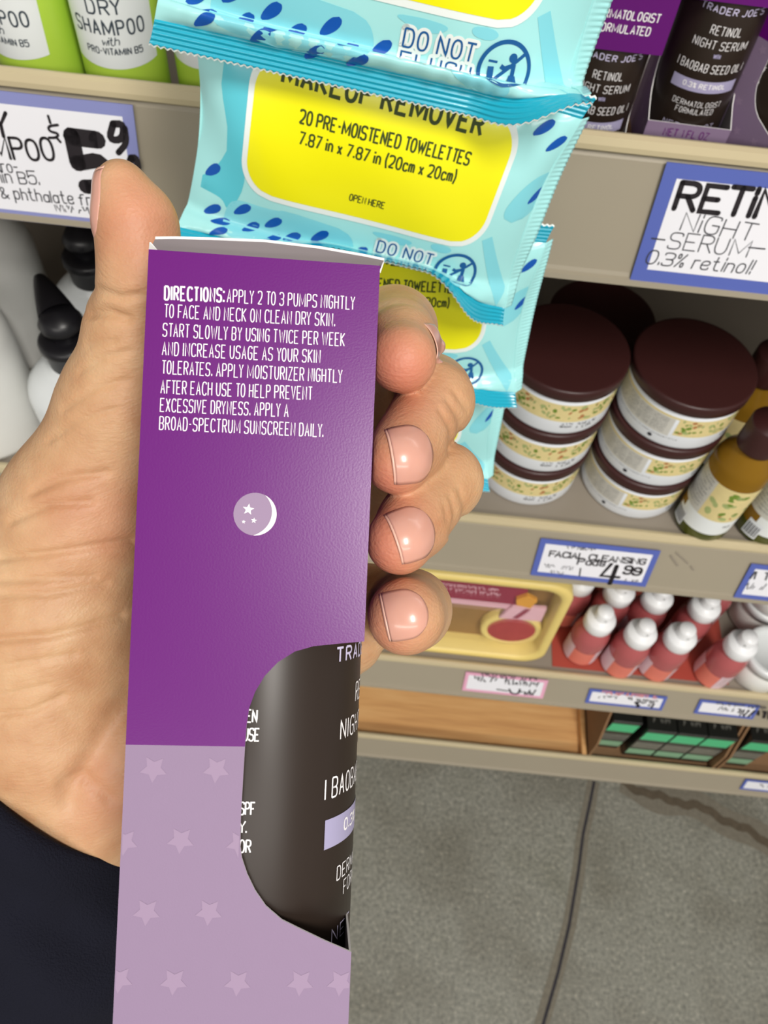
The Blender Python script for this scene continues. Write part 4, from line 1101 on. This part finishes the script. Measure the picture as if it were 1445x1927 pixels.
# ------------------------------------------------------------------ second shelf: jars, amber bottles, pump bottles
def jar(M, label):
    t = thing('cream_jar', label, 'jar', M, 'brown-lidded cream jars'); R = 0.0425; b = MB()
    b.lathe([(0, 0), (R - 0.003, 0), (R - 0.0008, 0.0008), (R, 0.003), (R, 0.0340), (R - 0.0008, 0.0355), (R - 0.003, 0.0365), (R - 0.003, 0.039)], 'jar_white', 72); b.build('jar_body', t)
    l = MB(); l.lathe([(R - 0.004, 0.0375), (0.0434, 0.0375), (0.0440, 0.0381), (0.0440, 0.0462), (0.0434, 0.0472), (0.042, 0.0475), (0, 0.0475)], 'jar_lid', 72); l.build('lid', t)
    p = MB(); cm = lambda e: (lambda a, z: ((R + e) * math.sin(a), -(R + e) * math.cos(a), z)); rd = random.Random(9)
    g1, g2, g3 = cm(0.0001), cm(0.0002), cm(0.0003)
    p.rows(0.0150, 0.0328, lambda v: (-0.62, 2.6), 'floral_cream', g1, 1, 60)
    p.rows(0.0308, 0.0328, lambda v: (-2.4, -0.62), 'floral_cream', g1, 1, 40)
    p.rows(0.0125, 0.0305, lambda v: (-2.3, -0.68), 'label_grey', g1, 1, 40)
    for i in range(95):
        a = rd.uniform(-0.57, 2.5); z = rd.uniform(0.0168, 0.0312); m = rd.choice(('leaf_green', 'leaf_green', 'leaf_sage', 'petal_rust', 'leaf_sage', 'floral_cream'))
        L = rd.uniform(0.0012, 0.0024); w = L * rd.uniform(0.5, 0.8); th = rd.uniform(0, 3.14)
        disc(p, (0, 0), L, m, lambda x, y, a=a, z=z: g2(a + x / R, min(0.0326, max(0.0152, z + y))), 12, w, th)
    for r in range(9):
        for q in range(5):
            A = -2.2 + q * 0.29; scribble(p, 'grey_print', g3, (A, 0.0285 - r * 0.0017), (A + 0.27, 0.0285 - r * 0.0017), 0.0010, 0.00022, r * 7 + q, R)
    scribble(p, 'grey_print', g1, (-1.9, 0.0098), (-0.5, 0.0098), 0.001, 0.0003, 3, R)
    for r, (s, w) in enumerate((('x', 0.3), ('y', 0.36))):
        scribble(p, 'marker_grey', g1, (0.30, 0.0120 - r * 0.0032), (0.56, 0.0120 - r * 0.0032), 0.0018, 0.0005, 31 + r, R)
        scribble(p, 'marker_grey', g1, (0.62, 0.0108 - r * 0.0036), (0.98, 0.0108 - r * 0.0036), 0.0026, 0.0006, 41 + r, R)
    disc(p, (0, 0), 0.0018, 'marker_grey', lambda x, y: g1(-0.95 + x / R, 0.007 + y), 12)
    p.build('label', t)
    return t
Z2 = SHELF[2]; JR = []
POS = ('bottom jar', 'middle jar', 'top jar')
for col, (x, y, rz, nm) in enumerate(((0.1205, 0.4125, -0.42, 'left'), (0.2105, 0.4105, 0.27, 'right'))):
    for k in range(3):
        lb = f'brown-lidded white cream jar, {POS[k]} of the {nm} stack of three'
        M = loc(x + 0.0004 * k, y, Z2 + 0.0479 * k, rz + 0.06 * k)
        if not JR: JR.append(jar(M, lb))
        else: copy_tree(JR[0], M, lb)
for k in range(2): copy_tree(JR[0], loc(0.165, 0.500, Z2 + 0.0479 * k, 2.0), ('brown-lidded jar in the dark row behind the stacks, on the shelf', 'brown-lidded jar in the dark row behind the stacks, upper one')[k])
def amber(M, label):
    t = thing('toner_bottle', label, 'bottle', M, 'amber bottles with leaf labels'); R = 0.0222; b = MB()
    b.lathe([(0, 0), (R - 0.004, 0), (R - 0.001, 0.001), (R, 0.004), (R, 0.0175)], 'olive_liquid', 48)
    b.lathe([(R, 0.0175), (R, 0.083), (R - 0.002, 0.091), (R - 0.008, 0.099), (0.0125, 0.103), (0.0115, 0.108), (0, 0.108)], 'amber_liquid', 48); b.build('bottle_body', t)
    c = MB(); c.lathe([(0.0118, 0.1045), (0.0145, 0.1045), (0.0148, 0.106), (0.0148, 0.129), (0.0138, 0.131), (0, 0.131)], 'jar_lid', 40); c.build('cap', t)
    p = MB(); cm = lambda e: (lambda a, z: ((R + e) * math.sin(a), -(R + e) * math.cos(a), z)); g1, g2 = cm(0.0001), cm(0.0002); rd = random.Random(4)
    p.rows(0.014, 0.033, lambda v: (-0.95, 2.4), 'label_white', g1, 1, 50)
    p.rows(0.033, 0.074, lambda v: (-0.35, 2.4), 'floral_cream', g1, 1, 40); p.rows(0.033, 0.074, lambda v: (-1.6, -0.35), 'label_grey', g1, 1, 20)
    p.rows(0.006, 0.0245, lambda v: (-1.2, -0.62), 'jar_white', g2, 1, 8)
    for q in range(9): p.rows(0.008, 0.021, lambda v, q=q: (-1.15 + q * 0.055, -1.15 + q * 0.055 + (0.02 if q % 2 else 0.035)), 'marker_grey', cm(0.0003), 1, 1)
    for r in range(9): scribble(p, 'grey_print', g2, (-1.5, 0.070 - r * 0.004), (-0.45, 0.070 - r * 0.004), 0.0018, 0.0005, r, R)
    for i in range(34):
        a = rd.uniform(-0.22, 2.2); z = rd.uniform(0.037, 0.070); m = rd.choice(('leaf_green', 'leaf_green', 'leaf_sage', 'petal_rust')); L = rd.uniform(0.0022, 0.0042) * (0.45 if m == 'petal_rust' else 1)
        disc(p, (0, 0), L, m, lambda x, y, a=a, z=z: g2(a + x / R, z + y), 14, L * 0.62, rd.uniform(0, 3.1))
    scribble(p, 'marker_grey', g2, (0.75, 0.0245), (1.1, 0.0245), 0.0022, 0.0006, 5, R)
    p.build('label', t)
    return t
am = amber(loc(0.2660, 0.3735, Z2, -0.5), 'amber bottle with leaf-print label right of the jar stacks')
copy_tree(am, loc(0.3170, 0.3760, Z2, 0.1), 'amber bottle turned to its barcode side, nearest the right edge')
copy_tree(am, loc(0.2820, 0.4420, Z2, -0.2), 'amber bottle in the second row behind the right jar stack')
copy_tree(am, loc(0.3360, 0.4360, Z2, 0.2), 'amber bottle in the second row, furthest right')
def pump(M, label):
    t = thing('pump_bottle', label, 'bottle', M, 'clear lotion bottles with black pumps'); R = 0.042; b = MB()
    b.lathe([(0, 0), (R - 0.005, 0), (R - 0.001, 0.0015), (R, 0.006), (R, 0.060), (R - 0.002, 0.068), (R - 0.009, 0.0765), (0.024, 0.083), (0.0185, 0.086), (0.0185, 0.089), (0, 0.089)], 'lotion_white', 64); b.build('bottle_body', t)
    l = MB(); g1 = lambda a, z: ((R + 0.0002) * math.sin(a), -(R + 0.0002) * math.cos(a), z)
    for r in range(3): scribble(l, 'charcoal_ink', g1, (-0.35, 0.036 - r * 0.008), (0.6, 0.036 - r * 0.008), 0.0045, 0.0007, 60 + r, R)
    l.build('label', t)
    c = MB(); c.lathe([(0.0175, 0.0865), (0.0182, 0.087), (0.0182, 0.103), (0.0192, 0.104), (0.0208, 0.106), (0.0208, 0.110), (0.0190, 0.1125), (0.0125, 0.1135), (0, 0.1135)], 'black_plastic', 48); c.build('collar', t)
    h = MB(); h.lathe([(0.0095, 0.1130), (0.0095, 0.1225), (0.0150, 0.1235), (0.0158, 0.1265), (0.0120, 0.1335), (0.0, 0.1360)], 'black_plastic', 40)
    head = h.build('pump_head', t); h = MB()
    def nz(a, q):
        s = 0.006 + 0.044 * q; r = 0.0098 * (1 - q) ** 0.8 + 0.0036; an = 2 * math.pi * a
        return (r * math.cos(an), s, 0.1285 + 0.004 * q - 0.004 * q * q + 0.62 * r * math.sin(an))
    h.grid(nz, 24, 14, 'black_plastic'); h.add([nz(i / 24, 1) for i in range(24)], [tuple(range(24))], 'black_plastic')
    h.build('nozzle', head)
    return t
pu = pump(loc(-0.2400, 0.4000, Z2, 0.60), 'clear lotion bottle with black pump and beak nozzle, nearest the hand')
copy_tree(pu, loc(-0.2500, 0.4900, Z2, -0.5), 'lotion bottle with black pump standing behind the nearest one')
def milk(M, label):
    t = thing('lotion_bottle', label, 'bottle', M, 'plain white lotion bottles'); R = 0.045; b = MB()
    b.lathe([(0, 0), (R - 0.005, 0), (R - 0.001, 0.0015), (R, 0.006), (R, 0.098), (R - 0.003, 0.112), (R - 0.013, 0.124), (R - 0.026, 0.130), (0.014, 0.132), (0.014, 0.136), (0, 0.136)], 'milk_bottle', 64); b.build('bottle_body', t)
    c = MB(); c.lathe([(0.0135, 0.1325), (0.0155, 0.1325), (0.0155, 0.150), (0.014, 0.152), (0, 0.152)], 'milk_bottle', 40); c.build('cap', t)
    return t
ml = milk(loc(-0.3330, 0.3985, Z2), 'plain white lotion bottle at the left edge, front one')
copy_tree(ml, loc(-0.3450, 0.4940, Z2), 'plain white lotion bottle at the left edge, behind the front one')

# ------------------------------------------------------------------ third shelf: gift tins, spray bottles, clear tubs
Z3 = SHELF[3]
TL_ = D2R(4)
TIN = frame(Vector((-0.035, 0.3635, Z3 + 0.0005)), Vector((1, 0, 0)), Vector((0, math.sin(TL_), math.cos(TL_))), Vector((0, -math.cos(TL_), math.sin(TL_))))
TW, TH = 0.2395, 0.168
def rr_path(x0, x1, y0, y1, r, n=8):
    o = []
    for cx, cy, a in ((x1 - r, y0 + r, -90), (x1 - r, y1 - r, 0), (x0 + r, y1 - r, 90), (x0 + r, y0 + r, 180)):
        o += [(cx + r * math.cos(D2R(a + 90 * i / n)), cy + r * math.sin(D2R(a + 90 * i / n))) for i in range(n + 1)]
    return o
def tin(M, label):
    t = thing('gift_tin', label, 'tin', M, 'yellow blush gift tins'); b = MB()
    path = rr_path(0, TW, 0, TH, 0.026); n = len(path)
    def ring(d, z): return [(x + (TW / 2 - x) * d / (TW / 2), y + (TH / 2 - y) * d / (TH / 2), z) for x, y in path]
    prof = [(0.0, -0.040), (0.0, -0.003), (0.0012, -0.0005), (0.004, 0.0004), (0.0090, 0.0), (0.0110, -0.003), (0.0120, -0.024)]
    V = [p for d, z in prof for p in ring(d, z)]
    b.add(V, [(j * n + i, j * n + (i + 1) % n, (j + 1) * n + (i + 1) % n, (j + 1) * n + i) for j in range(len(prof) - 1) for i in range(n)], 'tin_yellow', True)
    b.add(ring(0.0, -0.040), [tuple(range(n))[::-1]], 'tin_yellow'); b.build('tin_shell', t)
    f = MB(); f.add(ring(0.0119, -0.0235), [tuple(range(n))], 'tin_inside'); f.build('tray', t)
    q = lambda px, py: on_plane(px, py, TIN)
    def slab(name, pts, z0, z1, m, extra=None):
        s = MB(); k = len(pts); s.add([(x, y, z0) for x, y in pts] + [(x, y, z1) for x, y in pts], [(i, (i + 1) % k, k + (i + 1) % k, k + i) for i in range(k)] + [tuple(range(k, 2 * k))], m)
        if extra: extra(s)
        s.build(name, t, bevel=0.0008)
    slab('wine_card', [(0.016, 0.104), (0.196, 0.104), (0.196, 0.138), (0.016, 0.138)], -0.023, -0.013, 'wine_card',
         lambda s: [scribble(s, 'pale_pink', lambda x, y: (x, y, -0.0126), (0.03, y), (0.17, y), 0.005, 0.0012, int(y * 999)) for y in (0.128, 0.119)])
    slab('pink_ribbon', [(0.016, 0.091), (0.205, 0.090), (0.205, 0.101), (0.016, 0.102)], -0.023, -0.015, 'pale_pink')
    slab('orange_bow', [(0.188, 0.112), (0.204, 0.108), (0.208, 0.124), (0.196, 0.132), (0.186, 0.122)], -0.0128, -0.008, 'orange_print')
    slab('pink_card', [(0.176, 0.076), (0.222, 0.078), (0.222, 0.106), (0.186, 0.104)], -0.0148, -0.011, 'pale_pink',
         lambda s: s.add([(0.190, 0.080, -0.0106), (0.196, 0.080, -0.0106), (0.206, 0.102, -0.0106), (0.200, 0.102, -0.0106)], [(0, 1, 2, 3)], 'wine_card'))
    slab('rose_cloth', [(0.040, 0.030), (0.118, 0.032), (0.122, 0.060), (0.116, 0.084), (0.044, 0.086)], -0.023, -0.012, 'rose_cloth')
    c = q(962, 1206); s = MB(); Mx = Matrix.Translation((c[0], c[1], -0.0228))
    s.lathe([(0.034, 0), (0.034, 0.009), (0.0325, 0.0105), (0.0275, 0.0105), (0.0265, 0.009)], 'tin_yellow', 48, M=Mx); rim_ = s.build('palette_rim', t)
    s = MB(); s.lathe([(0.0268, 0.0092), (0.024, 0.0096), (0, 0.0098)], 'blush_powder', 48, M=Mx); s.build('blush_pan', rim_)
    s = MB(); s.add(ring(0.008, -0.0022), [tuple(range(n))], 'clear_plastic'); s.build('window', t)
    return t
t0 = tin(TIN, 'yellow blush gift tin with clear front beside the little finger')
copy_tree(t0, TIN @ Matrix.Translation((0.004, 0.006, -0.050)), 'yellow blush gift tin standing behind the front tin')
def spray(M, label):
    t = thing('spray_bottle', label, 'bottle', M, 'rose spray bottles with white caps'); R = 0.0202; b = MB()
    b.lathe([(0, 0), (R - 0.003, 0), (R - 0.0008, 0.001), (R, 0.0035), (R, 0.052), (R - 0.0015, 0.060), (R - 0.005, 0.068), (0.0130, 0.0725), (0.0122, 0.076), (0, 0.076)], 'rose_liquid', 44); b.build('bottle_body', t)
    l = MB(); cm = lambda e: (lambda a, z: ((R + e) * math.sin(a), -(R + e) * math.cos(a), z))
    l.rows(0.004, 0.034, lambda v: (-1.5, 1.5), 'coral_label', cm(0.0001), 1, 40); l.rows(0.004, 0.038, lambda v: (0.30, 1.45), 'blush_label', cm(0.0002), 1, 20); l.rows(0.004, 0.038, lambda v: (-1.9, -0.95), 'blush_label', cm(0.0002), 1, 12)
    for r in range(5): scribble(l, 'grey_print', cm(0.0003), (0.45, 0.032 - r * 0.005), (1.35, 0.032 - r * 0.005), 0.002, 0.0004, r, R)
    l.build('label', t)
    c = MB(); c.lathe([(0.0125, 0.0735), (0.0158, 0.0735), (0.0163, 0.0745), (0.0163, 0.0870), (0.0150, 0.0900), (0.0100, 0.0915), (0.0090, 0.0925)], 'spray_white', 40); cap_ = c.build('cap', t)
    h = MB(); h.lathe([(0.0090, 0.0915), (0.0090, 0.1040), (0.0080, 0.1060), (0, 0.1065)], 'spray_white', 36)
    h.add([Vector((0.0014 * math.cos(a), -0.0092, 0.0985 + 0.0014 * math.sin(a))) for a in [k * math.pi / 8 for k in range(16)]], [tuple(range(16))], 'grey_print')
    h.build('nozzle', cap_)
    return t
mb = MB(); mb.cuboid((0.320, 0.425, Z3 + 0.0006), (0.205, 0.125, 0.0011), 'sheet_red'); tag(mb.build('red_sheet'), 'red sheet under the pink spray bottles', 'liner')  # thin flat red sheet on the board below the bottles
SP = [(0.2500, 0.3860, 0.1, 'pink spray bottle nearest the gift tin in the front row'), (0.2935, 0.3750, 0.1, 'second pink spray bottle from the gift tin, front row'), (0.3365, 0.3755, 0.1, 'third pink spray bottle from the gift tin, front row'),
      (0.4020, 0.3740, -0.5, 'pink spray bottle standing apart at the right end of the front row'), (0.2740, 0.4230, 0.1, 'pink spray bottle in the second row behind the first two'), (0.3160, 0.4200, 0.1, 'pink spray bottle in the second row behind the second and third'),
      (0.3680, 0.4150, 0.1, 'pink spray bottle in the second row behind the gap in the front row'), (0.3960, 0.4480, 0.1, 'pink spray bottle in the third row, furthest right'), (0.2310, 0.4320, 0.1, 'pink spray bottle beside the rear gift tin')]
s0 = spray(loc(*SP[0][:2], Z3 + 0.0012, SP[0][2]), SP[0][3])
for x, y, rz, lb in SP[1:]: copy_tree(s0, loc(x, y, Z3 + 0.0012, rz), lb)
def tub(M, label):
    t = thing('clear_tub', label, 'tub', M, 'clear plastic tubs'); R = 0.031; b = MB()
    b.lathe([(0, 0), (R - 0.003, 0), (R, 0.003), (R, 0.036), (R - 0.002, 0.038), (0, 0.038)], 'milk_bottle', 56); b.build('tub_body', t)
    l = MB(); l.lathe([(R - 0.003, 0.0385), (R + 0.001, 0.0385), (R + 0.001, 0.050), (R, 0.0515), (R - 0.006, 0.0515), (R - 0.007, 0.0500), (0, 0.0500)], 'lotion_white', 56); l.build('lid', t)
    return t
tb = tub(loc(0.4560, 0.3860, Z3), 'pale clear tub at the right end of the spray bottle shelf')
copy_tree(tb, loc(0.4660, 0.4560, Z3), 'pale clear tub on the shelf behind the front tub')
copy_tree(tb, loc(0.4660, 0.4560, Z3 + 0.053), 'pale clear tub standing on the rear tub')

# ------------------------------------------------------------------ lowest shelf: black boxes with mint bands in cardboard trays
Z4 = SHELF[4]
def soap(M, label):
    t = thing('soap_box', label, 'box', M, 'black boxes with mint bands'); W, D, H_ = 0.0405, 0.06, 0.118; b = MB()
    b.cuboid((0, D / 2, H_ / 2), (W, D, H_), 'black_card'); b.build('carton', t, bevel=0.0008)
    l = MB(); f = lambda x, z: (x, -0.0002, z)
    for a, c, m in ((0.078, 0.109, 'mint_band'), (0.038, 0.066, 'silver_print'), (0.012, 0.034, 'pale_mint')): l.poly([(-W / 2 + 0.001, a), (W / 2 - 0.001, a), (W / 2 - 0.001, c), (-W / 2 + 0.001, c)], m, f)
    g = lambda x, y: (x, y, H_ + 0.0002)
    scribble(l, 'silver_print', g, (-0.012, 0.012), (0.012, 0.012), 0.006, 0.0012, 4)
    l.build('printed_front', t)
    return t
SO = [(0.3695, 0.374, 'first black mint-banded box right of the wooden divider'), (0.4165, 0.366, 'second black mint-banded box from the wooden divider'), (0.4585, 0.366, 'third black mint-banded box from the wooden divider'), (0.5005, 0.366, 'fourth black mint-banded box, left of the brown tray wall'), (0.5600, 0.367, 'black mint-banded box right of the brown tray wall')]
z0 = soap(loc(SO[0][0], SO[0][1], Z4 + 0.0035), SO[0][2])
for x, y, lb in SO[1:]: copy_tree(z0, loc(x, y, Z4 + 0.0035), lb)
for k, (x, y, _) in enumerate(SO): copy_tree(z0, loc(x, 0.438, Z4 + 0.0035), ('first', 'second', 'third', 'fourth', 'last')[k] + ' black box in the rear row of the cardboard trays')
def tray(x0, x1, label):
    t = thing('display_tray', label, 'tray', Matrix.Translation((x0, 0.356, Z4 + 0.0004)), 'brown cardboard display trays'); W = x1 - x0
    side = [(0.000, 0.0), (0.150, 0.0), (0.150, 0.135), (0.030, 0.135), (0.004, 0.060), (0.000, 0.014)]
    for x in (0, W):
        s = MB(); n = len(side); s.add([(x - 0.0015, a, b) for a, b in side] + [(x + 0.0015, a, b) for a, b in side], [tuple(range(n))[::-1], tuple(range(n, 2 * n))] + [(i, (i + 1) % n, n + (i + 1) % n, n + i) for i in range(n)], 'brown_card'); s.build('side_wall', t)
    s = MB(); s.cuboid((W / 2, 0.075, 0.0013), (W - 0.004, 0.148, 0.0022), 'brown_card'); s.build('tray_floor', t)
    s = MB(); s.cuboid((W / 2, 0.001, 0.0066), (W - 0.004, 0.0016, 0.013), 'black_card'); s.build('front_lip', t)
tray(0.3445, 0.5270, 'brown cardboard tray of black boxes right of the wooden divider')
tray(0.5345, 0.6700, 'brown cardboard tray of black boxes at the right edge')
